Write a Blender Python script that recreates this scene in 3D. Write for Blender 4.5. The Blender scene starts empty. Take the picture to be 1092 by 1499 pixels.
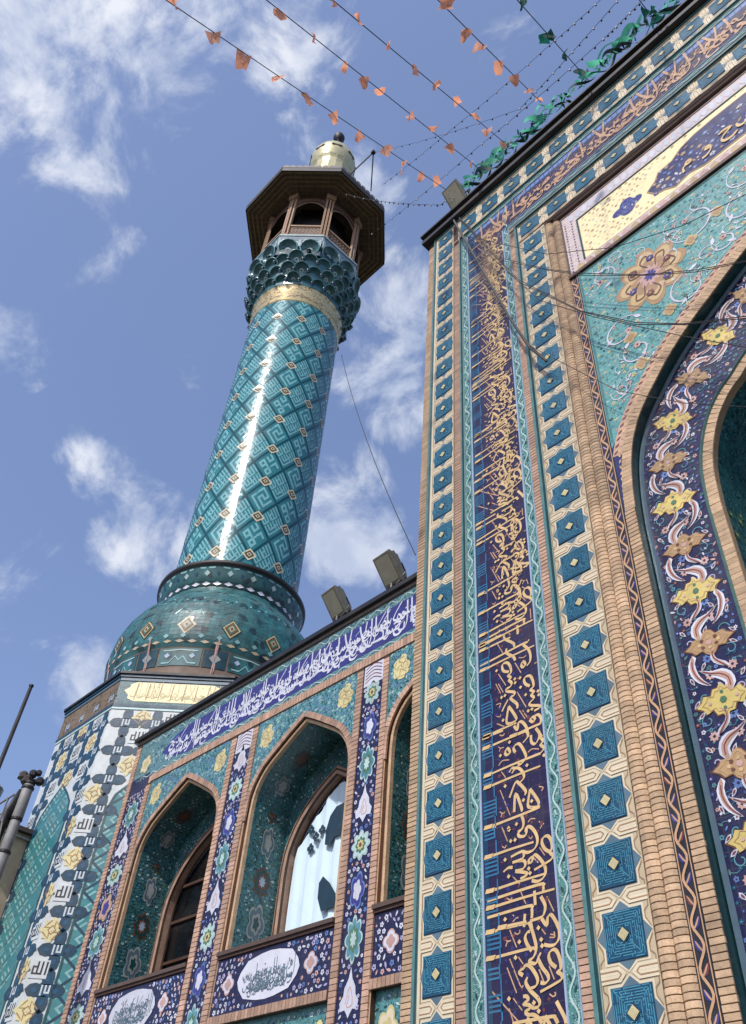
import bpy, math, random
import numpy as np
from mathutils import Vector, Matrix
from mathutils.geometry import tessellate_polygon
rnd = random.Random(7)
sc = bpy.context.scene
COL = sc.collection
rad, sin, cos, pi = math.radians, math.sin, math.cos, math.pi

# ------------------------------------------------------------------ camera
EYE = 1.6
FPX = 1239.135
CX, CY = 546.0, 749.5
def unit(v):
    v = np.array(v, float); return v / np.linalg.norm(v)
_L = unit([-1020 - CX, 1808 - CY, FPX]); _U = unit([663 - CX, -528 - CY, FPX])
_X = -_L; _X = unit(_X - _U * _X.dot(_U)); _Y = np.cross(_U, _X)
RW = np.array([_X, _Y, _U])                       # camera frame -> place frame
cam_d = bpy.data.cameras.new('camera'); cam = bpy.data.objects.new('camera', cam_d); COL.objects.link(cam)
rt, dn, fw = RW @ [1, 0, 0], RW @ [0, 1, 0], RW @ [0, 0, 1]
m = Matrix(((rt[0], -dn[0], -fw[0], 0), (rt[1], -dn[1], -fw[1], 0), (rt[2], -dn[2], -fw[2], EYE), (0, 0, 0, 1)))
cam.matrix_world = m
cam_d.sensor_fit = 'VERTICAL'; cam_d.sensor_height = 24; cam_d.sensor_width = 24
cam_d.lens = FPX / 1499 * 24
cam_d.clip_start = 0.05; cam_d.clip_end = 3000
sc.camera = cam

# ------------------------------------------------------------------ sky, sun, exposure
SUN_AZ, SUN_EL = 287.0, 45.0                       # azimuth measured from +X towards +Y
sun_dir = Vector((cos(rad(SUN_AZ)) * cos(rad(SUN_EL)), sin(rad(SUN_AZ)) * cos(rad(SUN_EL)), sin(rad(SUN_EL))))
sd = bpy.data.lights.new('sun', 'SUN'); sd.energy = 2.75; sd.angle = rad(1.5); sd.color = (1, .955, .89)
so = bpy.data.objects.new('sun', sd); COL.objects.link(so)
so.rotation_euler = sun_dir.to_track_quat('Z', 'Y').to_euler()
sc.view_settings.view_transform = 'Standard'; sc.view_settings.look = 'None'
sc.view_settings.gamma = 1; sc.view_settings.use_curve_mapping = False
sc.view_settings.exposure = 0.35

def pixdir(x, y):
    return unit(RW @ [x - CX, y - CY, FPX])
W = bpy.data.worlds.new('World'); sc.world = W; W.use_nodes = True
nt = W.node_tree; nt.nodes.clear()
def N(tree, kind, **kw):
    n = tree.nodes.new(kind)
    for k, v in kw.items():
        if k == 'inp':
            for i, val in v.items(): n.inputs[i].default_value = val
        else: setattr(n, k, v)
    return n
def build_world():
    L = nt.links.new
    out = N(nt, 'ShaderNodeOutputWorld'); bg = N(nt, 'ShaderNodeBackground', inp={'Strength': 0.12})
    sky = N(nt, 'ShaderNodeTexSky', sky_type='NISHITA')
    sky.sun_disc = False; sky.sun_elevation = rad(SUN_EL)
    sky.sun_rotation = rad(90 - SUN_AZ); sky.air_density = 1.0; sky.dust_density = 2.2; sky.ozone_density = 2.0
    tc = N(nt, 'ShaderNodeTexCoord')
    tint = N(nt, 'ShaderNodeMix', data_type='RGBA', blend_type='MULTIPLY', inp={0: 1.0})
    L(sky.outputs[0], tint.inputs[6]); tint.inputs[7].default_value = (1.0, .98, 1.13, 1)
    # pale veil
    veil = N(nt, 'ShaderNodeMix', data_type='RGBA', inp={0: .22}); L(tint.outputs[2], veil.inputs[6]); veil.inputs[7].default_value = (2.9, 4.1, 6.9, 1)
    # clouds: noise, pushed up where the photograph has its banks
    n1 = N(nt, 'ShaderNodeTexNoise', inp={'Scale': 8.5, 'Detail': 12.0, 'Roughness': .62, 'Distortion': .35}); L(tc.outputs['Generated'], n1.inputs['Vector'])
    n2 = N(nt, 'ShaderNodeTexNoise', inp={'Scale': 2.6, 'Detail': 3.0, 'Roughness': .5}); L(tc.outputs['Generated'], n2.inputs['Vector'])
    acc = None
    blobs = [(90, 40, 8.0, 1.05), (230, 60, 6.5, .85), (40, 120, 5, .8), (150, 175, 4.5, .85), (240, 185, 3.5, .6), (375, 25, 6, .75), (10, 165, 3, .6), (430, 200, 2.0, .75),
             (200, 765, 4.4, .95), (60, 820, 3, .7), (135, 690, 3.0, .5), (555, 500, 4.5, .85), (605, 605, 3.0, 1.0), (575, 420, 3.2, .7), (500, 755, 5, 1.0),
             (15, 515, 2.8, .9), (20, 790, 4.0, .7), (40, 900, 4, .5), (195, 378, 2.0, .35), (515, 270, 3, .7), (150, 985, 3.5, .7), (460, 820, 4, .6)]
    for (x, y, r, a) in blobs:
        d = pixdir(x, y)
        dot = N(nt, 'ShaderNodeVectorMath', operation='DOT_PRODUCT'); dot.inputs[1].default_value = tuple(d)
        L(tc.outputs['Generated'], dot.inputs[0])
        mr = N(nt, 'ShaderNodeMapRange', interpolation_type='SMOOTHSTEP', inp={1: cos(rad(r * 1.35)), 2: 1.0, 3: 0.0, 4: a})
        L(dot.outputs['Value'], mr.inputs[0])
        if acc is None: acc = mr.outputs[0]
        else:
            mx = N(nt, 'ShaderNodeMath', operation='MAXIMUM'); L(acc, mx.inputs[0]); L(mr.outputs[0], mx.inputs[1]); acc = mx.outputs[0]
    # v = n1 + .2*blob + .3*(n2-.5)
    a1 = N(nt, 'ShaderNodeMath', operation='MULTIPLY_ADD', inp={1: .255}); L(acc, a1.inputs[0]); L(n1.outputs[0], a1.inputs[2])
    a2 = N(nt, 'ShaderNodeMath', operation='MULTIPLY_ADD', inp={1: .28}); L(n2.outputs[0], a2.inputs[0]); L(a1.outputs[0], a2.inputs[2])
    cov = N(nt, 'ShaderNodeMapRange', interpolation_type='SMOOTHSTEP', inp={1: .735, 2: .96, 3: 0.0, 4: .93}); L(a2.outputs[0], cov.inputs[0])
    # cloud colour: white body with grey-lilac thicker underside
    n3 = N(nt, 'ShaderNodeTexNoise', inp={'Scale': 11.0, 'Detail': 5.0}); L(tc.outputs['Generated'], n3.inputs['Vector'])
    cr = N(nt, 'ShaderNodeMapRange', inp={1: .35, 2: .65, 3: 0.0, 4: 1.0}); L(n3.outputs[0], cr.inputs[0])
    cc = N(nt, 'ShaderNodeMix', data_type='RGBA'); L(cr.outputs[0], cc.inputs[0]); cc.inputs[6].default_value = (3.5, 4.0, 5.2, 1); cc.inputs[7].default_value = (5.9, 6.1, 6.6, 1)
    fin = N(nt, 'ShaderNodeMix', data_type='RGBA'); L(cov.outputs[0], fin.inputs[0]); L(veil.outputs[2], fin.inputs[6]); L(cc.outputs[2], fin.inputs[7])
    L(fin.outputs[2], bg.inputs['Color']); L(bg.outputs[0], out.inputs[0])
build_world()

# ------------------------------------------------------------------ materials
MATS = {}
def lin(c):
    c = c / 255.0
    return c / 12.92 if c <= .04045 else ((c + .055) / 1.055) ** 2.4
def mat(name, rgb, rough=.35, var=.18, bump=.15, scale=6.0, island=.12, dirt=.25, grid=None, metal=0.0, speck=None, coat=0.0, gain=.72, rv=(.1, .14)):
    """glaze / fired clay / metal: colour with patchy firing, per-piece tone, grime, uneven gloss and fine relief"""
    if name in MATS: return MATS[name]
    M = bpy.data.materials.new(name); M.use_nodes = True; t = M.node_tree; t.nodes.clear(); L = t.links.new
    out = N(t, 'ShaderNodeOutputMaterial'); b = N(t, 'ShaderNodeBsdfPrincipled'); L(b.outputs[0], out.inputs[0])
    g = N(t, 'ShaderNodeNewGeometry')
    base = tuple(lin(c) * gain for c in rgb) + (1,)
    n1 = N(t, 'ShaderNodeTexNoise', inp={'Scale': scale, 'Detail': 5.0, 'Roughness': .62}); L(g.outputs['Position'], n1.inputs['Vector'])
    mr = N(t, 'ShaderNodeMapRange', inp={1: .3, 2: .7, 3: 1 - var, 4: 1 + var}); L(n1.outputs[0], mr.inputs[0])
    ri = N(t, 'ShaderNodeMapRange', inp={1: 0.0, 2: 1.0, 3: 1 - island, 4: 1 + island}); L(g.outputs['Random Per Island'], ri.inputs[0])
    mu = N(t, 'ShaderNodeMath', operation='MULTIPLY'); L(mr.outputs[0], mu.inputs[0]); L(ri.outputs[0], mu.inputs[1])
    oi = N(t, 'ShaderNodeObjectInfo'); ro = N(t, 'ShaderNodeMapRange', inp={1: 0.0, 2: 1.0, 3: 1 - island, 4: 1 + island}); L(oi.outputs['Random'], ro.inputs[0])
    mu2 = N(t, 'ShaderNodeMath', operation='MULTIPLY'); L(mu.outputs[0], mu2.inputs[0]); L(ro.outputs[0], mu2.inputs[1])
    sc_ = N(t, 'ShaderNodeVectorMath', operation='SCALE'); sc_.inputs[0].default_value = base[:3]; L(mu2.outputs[0], sc_.inputs['Scale'])
    col = sc_.outputs[0]
    n2 = N(t, 'ShaderNodeTexNoise', inp={'Scale': 1.3, 'Detail': 6.0, 'Roughness': .7}); L(g.outputs['Position'], n2.inputs['Vector'])
    dm = N(t, 'ShaderNodeMapRange', inp={1: .5, 2: .78, 3: 0.0, 4: dirt}); L(n2.outputs[0], dm.inputs[0])
    dx = N(t, 'ShaderNodeMix', data_type='RGBA'); L(dm.outputs[0], dx.inputs[0]); L(col, dx.inputs[6]); dx.inputs[7].default_value = (.16, .13, .10, 1)
    col = dx.outputs[2]
    if grid:     # joints between the painted tiles, on the x-z face of the walls
        sx = N(t, 'ShaderNodeSeparateXYZ'); L(g.outputs['Position'], sx.inputs[0])
        cb = N(t, 'ShaderNodeCombineXYZ'); ad = N(t, 'ShaderNodeMath', operation='ADD'); L(sx.outputs[0], ad.inputs[0]); L(sx.outputs[1], ad.inputs[1])
        L(ad.outputs[0], cb.inputs[0]); L(sx.outputs[2], cb.inputs[1])
        bt = N(t, 'ShaderNodeTexBrick', offset=0.0, inp={'Scale': 1.0, 'Mortar Size': .004, 'Brick Width': grid, 'Row Height': grid}); L(cb.outputs[0], bt.inputs['Vector'])
        gx = N(t, 'ShaderNodeMix', data_type='RGBA'); gm = N(t, 'ShaderNodeMath', operation='MULTIPLY', inp={1: .6}); L(bt.outputs['Fac'], gm.inputs[0])
        L(gm.outputs[0], gx.inputs[0]); L(col, gx.inputs[6]); gx.inputs[7].default_value = (.05, .05, .05, 1); col = gx.outputs[2]
    if speck:    # painted florals too small to pick apart: petals, dots and stems in the glaze
        for (rgb2, s2, th, k) in speck:
            vo = N(t, 'ShaderNodeTexVoronoi', feature='F1', inp={'Scale': s2, 'Randomness': .9})
            nz = N(t, 'ShaderNodeTexNoise', inp={'Scale': s2 * .8, 'Detail': 2.0}); L(g.outputs['Position'], nz.inputs['Vector'])
            mxv = N(t, 'ShaderNodeMix', data_type='RGBA', inp={0: .16 * k}); L(g.outputs['Position'], mxv.inputs[6]); L(nz.outputs['Color'], mxv.inputs[7])
            L(mxv.outputs[2], vo.inputs['Vector'])
            st = N(t, 'ShaderNodeMapRange', inp={1: th, 2: th * .7, 3: 0.0, 4: 1.0}); L(vo.outputs['Distance'], st.inputs[0])
            vx = N(t, 'ShaderNodeMix', data_type='RGBA'); L(st.outputs[0], vx.inputs[0]); L(col, vx.inputs[6])
            vx.inputs[7].default_value = tuple(lin(c) * gain for c in rgb2) + (1,); col = vx.outputs[2]
    L(col, b.inputs['Base Color'])
    rr = N(t, 'ShaderNodeMapRange', inp={1: .3, 2: .7, 3: max(rough - rv[0], .05), 4: min(rough + rv[1], 1)}); L(n2.outputs[0], rr.inputs[0]); L(rr.outputs[0], b.inputs['Roughness'])
    b.inputs['Metallic'].default_value = metal
    if name.startswith('shaft'): b.inputs['Specular IOR Level'].default_value = .32
    if coat: b.inputs['Coat Weight'].default_value = coat; b.inputs['Coat Roughness'].default_value = .12
    n3 = N(t, 'ShaderNodeTexNoise', inp={'Scale': 38.0, 'Detail': 3.0}); L(g.outputs['Position'], n3.inputs['Vector'])
    bp = N(t, 'ShaderNodeBump', inp={'Strength': bump, 'Distance': .01}); L(n3.outputs[0], bp.inputs['Height']); L(bp.outputs[0], b.inputs['Normal'])
    MATS[name] = M; return M

mat('brick_clay', (210, 178, 142), .8, .2, .6, 7, .2, .5)
mat('brick_pink', (198, 162, 138), .8, .2, .6, 7, .2, .5)
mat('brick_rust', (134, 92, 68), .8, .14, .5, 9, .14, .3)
mat('mortar', (78, 56, 44), .95, .2, .5, 12)
mat('cream_glaze', (214, 196, 160), .4, .08, .12, 5, .05, .14)
mat('cream_light', (242, 228, 194), .4, .06, .1, 5, .04, .1)
mat('strap_brown', (176, 136, 100), .5, .1)
mat('star_blue', (18, 78, 110), .3, .3, .15, 9, .1, .16)
mat('star_blue_line', (78, 152, 174), .3, .1, .1, 9, .1, .1)
mat('star_deep', (12, 62, 92), .3, .1)
mat('star_grey', (94, 120, 134), .35, .15)
mat('ochre_tile', (224, 212, 150), .35, .12)
mat('teal_mould', (92, 138, 134), .28, .22, .2, 7, .06, .3)
mat('sage', (164, 172, 168), .35, .2)
mat('teal_dark', (22, 72, 74), .3, .2)
mat('turquoise_band', (88, 146, 140), .3, .2, .15, 8, .05, .2, speck=[((30, 84, 92), 22, .34, 1), ((214, 232, 224), 30, .30, 1)])
mat('turquoise', (104, 174, 170), .3, .16, .15, 5, .05, .2, grid=.15, speck=[((44, 116, 128), 26, .3, 1), ((168, 214, 206), 34, .26, 1)])
mat('turq_pale', (198, 226, 220), .3, .1)
mat('pale_blue', (178, 200, 224), .3, .08)
mat('navy', (30, 28, 72), .28, .25, .15, 5, .04, .12, grid=.15)
mat('navy_text', (38, 22, 66), .32, .25, .15, 5, .04, .12, grid=.16)
mat('navy_soft', (48, 52, 108), .28, .25, .15, 5, .05, .15, grid=.15)
mat('violet', (64, 62, 144), .3, .25)
mat('gold_letter', (244, 208, 146), .3, .12, .12, 8, .04, .06)
mat('gold_thin', (224, 178, 134), .35, .12)
mat('kufic_blue', (52, 118, 158), .3, .15)
mat('flower_white', (230, 232, 242), .3, .08, .1, 8, .1, .08)
mat('flower_lilac', (196, 190, 226), .32, .1, .1, 8, .12, .08)
mat('flower_pink', (220, 178, 166), .32, .1, .1, 8, .12, .08)
mat('leaf_blush', (206, 164, 140), .32, .1)
mat('flower_ochre', (214, 184, 130), .32, .1, .1, 8, .12, .1)
mat('flower_red', (128, 62, 66), .32, .1)
mat('flower_blue', (110, 140, 200), .32, .1, .1, 8, .16, .1)
mat('flower_teal', (96, 156, 168), .32, .1, .1, 8, .16, .1)
mat('leaf_green', (90, 132, 96), .32, .1)
mat('medal_gold', (222, 200, 116), .3, .15)
mat('medal_tan', (196, 158, 112), .3, .15)
mat('medal_brown', (116, 70, 44), .4, .15)
mat('yellow_ground', (250, 234, 178), .32, .1, .1, 5, .05, .12, speck=[((232, 206, 150), 17, .26, 1), ((250, 244, 214), 24, .26, 1)], gain=.9)
mat('bead_ground', (232, 214, 208), .35, .1, speck=[((150, 108, 130), 20, .26, 1)])
mat('teal_floral', (52, 110, 116), .3, .3, .15, 6, .05, .15, grid=.15, speck=[((22, 62, 74), 14, .4, 1), ((120, 172, 170), 24, .3, 1)])
mat('teal_spandrel', (88, 150, 152), .3, .25, .15, 6, .05, .2, grid=.15, speck=[((30, 92, 108), 20, .36, 1), ((160, 206, 200), 28, .28, 1)])
mat('frieze_teal', (96, 142, 146), .3, .2, .15, 6, .05, .2, speck=[((48, 84, 104), 22, .36, 1), ((178, 206, 204), 28, .3, 1)])
mat('black_iron', (30, 28, 28), .5, .2, .2)
mat('dark_stone', (76, 66, 60), .7, .2, .4)
mat('sill_stone', (96, 78, 70), .7, .2, .4)
mat('brown_wood_shaded_brick', (84, 58, 44), .6, .25, .4)  # wood brown; on the roll lintel it paints brick in shade
mat('wood_post', (176, 142, 112), .7, .2, .4)
mat('soffit', (92, 78, 54), .8, .3, .4, 3)
mat('soffit_slat', (120, 102, 66), .8, .3, .4, 3)
mat('roof_metal', (120, 112, 104), .5, .2, .2)
mat('dome_gold', (236, 226, 172), .3, .1, .1, 4, .05, .1, metal=.35)
mat('gold_band', (240, 218, 160), .25, .15, .2, 6, .05, .12, metal=.5, speck=[((170, 120, 60), 9, .3, 1)])
mat('shaft_mid', (58, 142, 150), .17, .14, .08, 3, .03, .12, rv=(.04, .1))
mat('shaft_dark', (14, 82, 92), .17, .14, .08, 3, .03, .1, rv=(.04, .1))
mat('shaft_light', (136, 198, 202), .17, .1, .08, 3, .05, .1, rv=(.04, .1))
mat('shaft_cream', (240, 226, 190), .17, .08, .08, 3, .04, .08, rv=(.04, .1))
mat('shaft_olive', (96, 92, 66), .17, .1, .08, 3, .04, .08, rv=(.04, .1))
mat('bulb_teal', (44, 106, 108), .46, .45, .3, 2.5, .28, .35, coat=.12, speck=[((12, 58, 62), 3.2, .34, 2)])
mat('bulb_brown', (128, 104, 86), .6, .25, .3, 3, .05, .3)
mat('muqarnas', (62, 122, 128), .2, .3, .2, 5, .12, .15, coat=.22)
mat('muqarnas_rim', (118, 170, 172), .25, .2, .15, 5, .12, .1)
mat('muqarnas_dark', (22, 68, 76), .25, .3, .2, 5, .12, .1)
mat('muqarnas_silver', (150, 176, 178), .35, .2, .2, 5, .06, .2)
mat('tower_white', (222, 230, 228), .35, .1, .12, 6, .05, .18)
mat('tower_teal', (18, 66, 88), .3, .2, .12, 6, .1, .15)
mat('tower_black', (34, 34, 40), .4, .1)
mat('tower_cream', (238, 226, 166), .35, .1, .12, 6, .05, .15)
mat('tower_orange', (176, 132, 78), .4, .1)
mat('tower_field', (62, 138, 142), .3, .14, .12, 6, .04, .15)
mat('tower_field_lt', (152, 206, 204), .3, .1)
mat('tower_brown', (132, 112, 84), .55, .25, .3, 3, .05, .2, speck=[((88, 70, 50), 9, .34, 1)])
mat('glass_dark', (16, 20, 24), .12, .1, .02)
mat('curtain_cloth', (206, 228, 238), .7, .06, .1, 2, .03, .06, gain=.95)
mat('curtain_print', (22, 62, 84), .7, .2)
mat('beige_render', (196, 178, 148), .9, .12, .4)
mat('zinc', (150, 150, 148), .55, .2, .3)
mat('pennant_orange', (250, 176, 144), .7, .08, .1, 5, .12, .0)
mat('pennant_green', (18, 84, 70), .7, .15)
mat('garland_green', (96, 196, 158), .6, .2, .1, 5, .1, .05)
mat('garland_dark', (20, 66, 54), .6, .2)
mat('lamp_metal', (136, 134, 118), .45, .2, .3)
mat('lamp_glass', (176, 174, 150), .15, .1, .05)
mat('cable_black', (34, 30, 30), .6, .1)
mat('bulb_glass', (210, 200, 186), .2, .1)
mat('paving', (150, 142, 130), .8, .15, .4, 3, .05, .2, grid=.6)
for n_, c_ in (('pennant_orange', (255, 178, 140)), ('pennant_green', (24, 96, 80)), ('garland_green', (110, 210, 170))):
    t_ = MATS[n_].node_tree if n_ in MATS else None
    if t_ is None or c_ is None: continue
    o_ = [n for n in t_.nodes if n.type == 'OUTPUT_MATERIAL'][0]; p_ = [n for n in t_.nodes if n.type == 'BSDF_PRINCIPLED'][0]
    tr_ = N(t_, 'ShaderNodeBsdfTranslucent'); tr_.inputs[0].default_value = tuple(lin(q) for q in c_) + (1,)
    mx_ = N(t_, 'ShaderNodeMixShader', inp={0: .5}); t_.links.new(p_.outputs[0], mx_.inputs[1]); t_.links.new(tr_.outputs[0], mx_.inputs[2]); t_.links.new(mx_.outputs[0], o_.inputs[0])


# ------------------------------------------------------------------ building blocks
LOC = {}
def thing(name, label, cat, loc=(0, 0, 0), group=None):
    o = bpy.data.objects.new(name, None); COL.objects.link(o)
    o.location = (loc[0], loc[1], loc[2]); o['label'] = label; o['category'] = cat; o.empty_display_size = .2
    if group: o['group'] = group
    LOC[o.name] = Vector(o.location); return o
class MB:
    def __init__(s, f=None): s.v = []; s.f = []; s.m = []; s.mats = []; s.fr = f; s.smooth = False
    def mi(s, name):
        if name not in s.mats: s.mats.append(name)
        return s.mats.index(name)
    def face(s, idx, m): s.f.append(tuple(idx)); s.m.append(s.mi(m))
    def P(s, u, v, h): s.v.append(tuple(s.fr(u, v, h)) if s.fr else (u, v, h)); return len(s.v) - 1
    def poly(s, pts, m, h=.003):            # convex or star-shaped about its mean
        ids = [s.P(p[0], p[1], h) for p in pts]
        if len(ids) <= 4: s.face(ids, m); return
        cx = sum(p[0] for p in pts) / len(pts); cy = sum(p[1] for p in pts) / len(pts)
        c = s.P(cx, cy, h)
        for i in range(len(ids)): s.face((c, ids[i], ids[(i + 1) % len(ids)]), m)
    def tess(s, loops, m, h=.0):            # any polygon, holes allowed
        flat = [p for l in loops for p in l]
        ids = [s.P(p[0], p[1], h) for p in flat]
        for t in tessellate_polygon([[Vector((p[0], p[1], 0)) for p in l] for l in loops]): s.face([ids[i] for i in t], m)
    def ribbon(s, pts, w, m, h=.003, taper=False, nib=None, closed=False):
        n = len(pts); A = []; B = []
        for i, p in enumerate(pts):
            a = pts[(i - 1) % n] if closed else pts[max(i - 1, 0)]; b = pts[(i + 1) % n] if closed else pts[min(i + 1, n - 1)]
            dx, dy = b[0] - a[0], b[1] - a[1]; l = math.hypot(dx, dy) or 1; nx, ny = -dy / l, dx / l
            ww = w[i] if isinstance(w, (list, tuple)) else w
            if nib is not None: ww *= .45 + .75 * abs(sin(math.atan2(dy, dx) - nib))
            if taper: ww *= .25 + .75 * sin(pi * (i + .6) / (n + .2))
            hh = h + (i % 50) * 9e-5
            A.append(s.P(p[0] + nx * ww / 2, p[1] + ny * ww / 2, hh)); B.append(s.P(p[0] - nx * ww / 2, p[1] - ny * ww / 2, hh))
        for i in range(n if closed else n - 1):
            j = (i + 1) % n; s.face((B[i], B[j], A[j], A[i]), m)
    def box(s, u0, u1, v0, v1, h0, h1, m, ch=0, back=False):
        c = ch
        a = [s.P(u0, v0, h0), s.P(u1, v0, h0), s.P(u1, v1, h0), s.P(u0, v1, h0)]
        if c:
            b = [s.P(u0, v0, h1 - c), s.P(u1, v0, h1 - c), s.P(u1, v1, h1 - c), s.P(u0, v1, h1 - c)]
            t = [s.P(u0 + c, v0 + c, h1), s.P(u1 - c, v0 + c, h1), s.P(u1 - c, v1 - c, h1), s.P(u0 + c, v1 - c, h1)]
        else: b = t = [s.P(u0, v0, h1), s.P(u1, v0, h1), s.P(u1, v1, h1), s.P(u0, v1, h1)]
        for i in range(4):
            j = (i + 1) % 4; s.face((a[i], a[j], b[j], b[i]), m)
            if c: s.face((b[i], b[j], t[j], t[i]), m)
        s.face(t, m)
        if back: s.face(a[::-1], m)
    def sweep(s, path, prof, m, closed=False):   # path (u,v); prof: (offset to the left of travel, h)
        n = len(path); rows = []
        for i, p in enumerate(path):
            a = path[max(i - 1, 0)]; b = path[min(i + 1, n - 1)]
            d1 = (p[0] - a[0], p[1] - a[1]); d2 = (b[0] - p[0], b[1] - p[1])
            if i == 0: d1 = d2
            if i == n - 1: d2 = d1
            l1 = math.hypot(*d1) or 1; l2 = math.hypot(*d2) or 1
            n1 = (-d1[1] / l1, d1[0] / l1); n2 = (-d2[1] / l2, d2[0] / l2)
            mx, my = n1[0] + n2[0], n1[1] + n2[1]; q = mx * n1[0] + my * n1[1]
            mx, my = mx / q, my / q
            rows.append([s.P(p[0] + mx * o, p[1] + my * o, h) for (o, h) in prof])
        for i in range(n - 1):
            for k in range(len(prof) - 1): s.face((rows[i][k], rows[i + 1][k], rows[i + 1][k + 1], rows[i][k + 1]), m[k] if isinstance(m, list) else m)
    def build(s, name, parent=None, kind=None, label=None, smooth=None, merge=None):
        me = bpy.data.meshes.new(name)
        off = Vector((0, 0, 0)); p = parent
        while p is not None: off += LOC.get(p.name, Vector((0, 0, 0))); p = p.parent
        V = np.array(s.v, float).reshape(-1, 3) - np.array(off)
        me.from_pydata(V.tolist(), [], s.f)
        for n_ in s.mats: me.materials.append(MATS[n_])
        me.polygons.foreach_set('material_index', s.m)
        if smooth or s.smooth: me.polygons.foreach_set('use_smooth', [True] * len(s.f))
        me.update()
        o = bpy.data.objects.new(name, me); COL.objects.link(o)
        if parent: o.parent = parent
        if kind: o['kind'] = kind
        if label: o['label'] = label
        return o
def inst(src, parent, loc, rz=0, name=None, ry=None):
    o = src.copy(); COL.objects.link(o); o.parent = parent; o.location = loc; o.rotation_euler = (0, 0, rz) if ry is None else (0, ry, rz)
    for k in ('category',):
        if k in o: del o[k]
    return o

def catmull(pts, k=4):
    if len(pts) < 3: return list(pts)
    P = [pts[0]] + list(pts) + [pts[-1]]; out = []
    for i in range(1, len(P) - 2):
        for j in range(k):
            t = j / k; a, b, c, d = P[i - 1], P[i], P[i + 1], P[i + 2]
            out.append(tuple(.5 * ((2 * b[q]) + (-a[q] + c[q]) * t + (2 * a[q] - 5 * b[q] + 4 * c[q] - d[q]) * t * t + (-a[q] + 3 * b[q] - 3 * c[q] + d[q]) * t ** 3) for q in (0, 1)))
    out.append(tuple(pts[-1])); return out
def inside(p, poly):
    x, y = p; c = False; j = len(poly) - 1
    for i in range(len(poly)):
        xi, yi = poly[i]; xj, yj = poly[j]
        if (yi > y) != (yj > y) and x < (xj - xi) * (y - yi) / (yj - yi) + xi: c = not c
        j = i
    return c
def rot(pts, a, cx=0, cy=0, sx=1, sy=None):
    sy = sx if sy is None else sy
    return [(cx + (x * cos(a) - y * sin(a)) * sx, cy + (x * sin(a) + y * cos(a)) * sy) for x, y in pts]
def ring(cx, cy, r, n=10, ry=None): return [(cx + r * cos(2 * pi * i / n), cy + (ry or r) * sin(2 * pi * i / n)) for i in range(n)]
def lobed(cx, cy, rx, ry, lobes, depth=.15, n=None, ph=0):
    n = n or lobes * 6
    return [(cx + rx * (1 - depth + depth * abs(cos(lobes * (a + ph) / 2)) * 1.6) * cos(a), cy + ry * (1 - depth + depth * abs(cos(lobes * (a + ph) / 2)) * 1.6) * sin(a)) for a in [2 * pi * i / n for i in range(n)]]

# small painted motifs ------------------------------------------------
def flower(b, x, y, r, c1, c2, h=.006, n=6):
    ph = rnd.random() * 6
    b.poly([(x + r * (1 if i % 2 else .68) * cos(ph + pi * i / n), y + r * (1 if i % 2 else .68) * sin(ph + pi * i / n)) for i in range(2 * n)], c1, h)
    b.poly(ring(x, y, r * .32, 4), c2, h + .002)
def leafm(b, x, y, r, a, c, h=.006):
    b.poly(rot([(-1, 0), (-.4, .38), (.3, .34), (1.1, 0), (.3, -.34), (-.4, -.38)], a, x, y, r), c, h)
def scatter(b, box, sp, pal, region=None, avoid=(), seed=0, rs=(.28, .42), h=.006, stems=None):
    R = random.Random(seed); u0, u1, v0, v1 = box; row = 0; v = v0 + sp * .5
    while v < v1 - sp * .3:
        u = u0 + sp * (.5 if row % 2 else 1.0) ; prev = None
        while u < u1 - sp * .35:
            x, y = u + R.uniform(-.18, .18) * sp, v + R.uniform(-.18, .18) * sp
            ok = (region is None or inside((x, y), region)) and not any(((x - a[0]) / a[2]) ** 2 + ((y - a[1]) / a[3]) ** 2 < 1.25 for a in avoid)
            if ok:
                r = sp * R.uniform(*rs); c, c2 = R.choice(pal); q = R.random()
                if q < .55: flower(b, x, y, r, c, c2, h, 5)
                elif q < .85: leafm(b, x, y, r * 1.05, R.uniform(0, 6.3), c, h)
                else: b.poly(ring(x, y, r * .55, 6), c, h)
                if stems and prev and R.random() < .7:
                    mx, my = (x + prev[0]) / 2 + R.uniform(-.2, .2) * sp, (y + prev[1]) / 2 + R.uniform(-.4, .4) * sp
                    b.ribbon(catmull([prev, (mx, my), (x, y)], 2), sp * .07, stems, h - .002)
                prev = (x, y)
            else: prev = None
            u += sp
        v += sp * .82; row += 1

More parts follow.
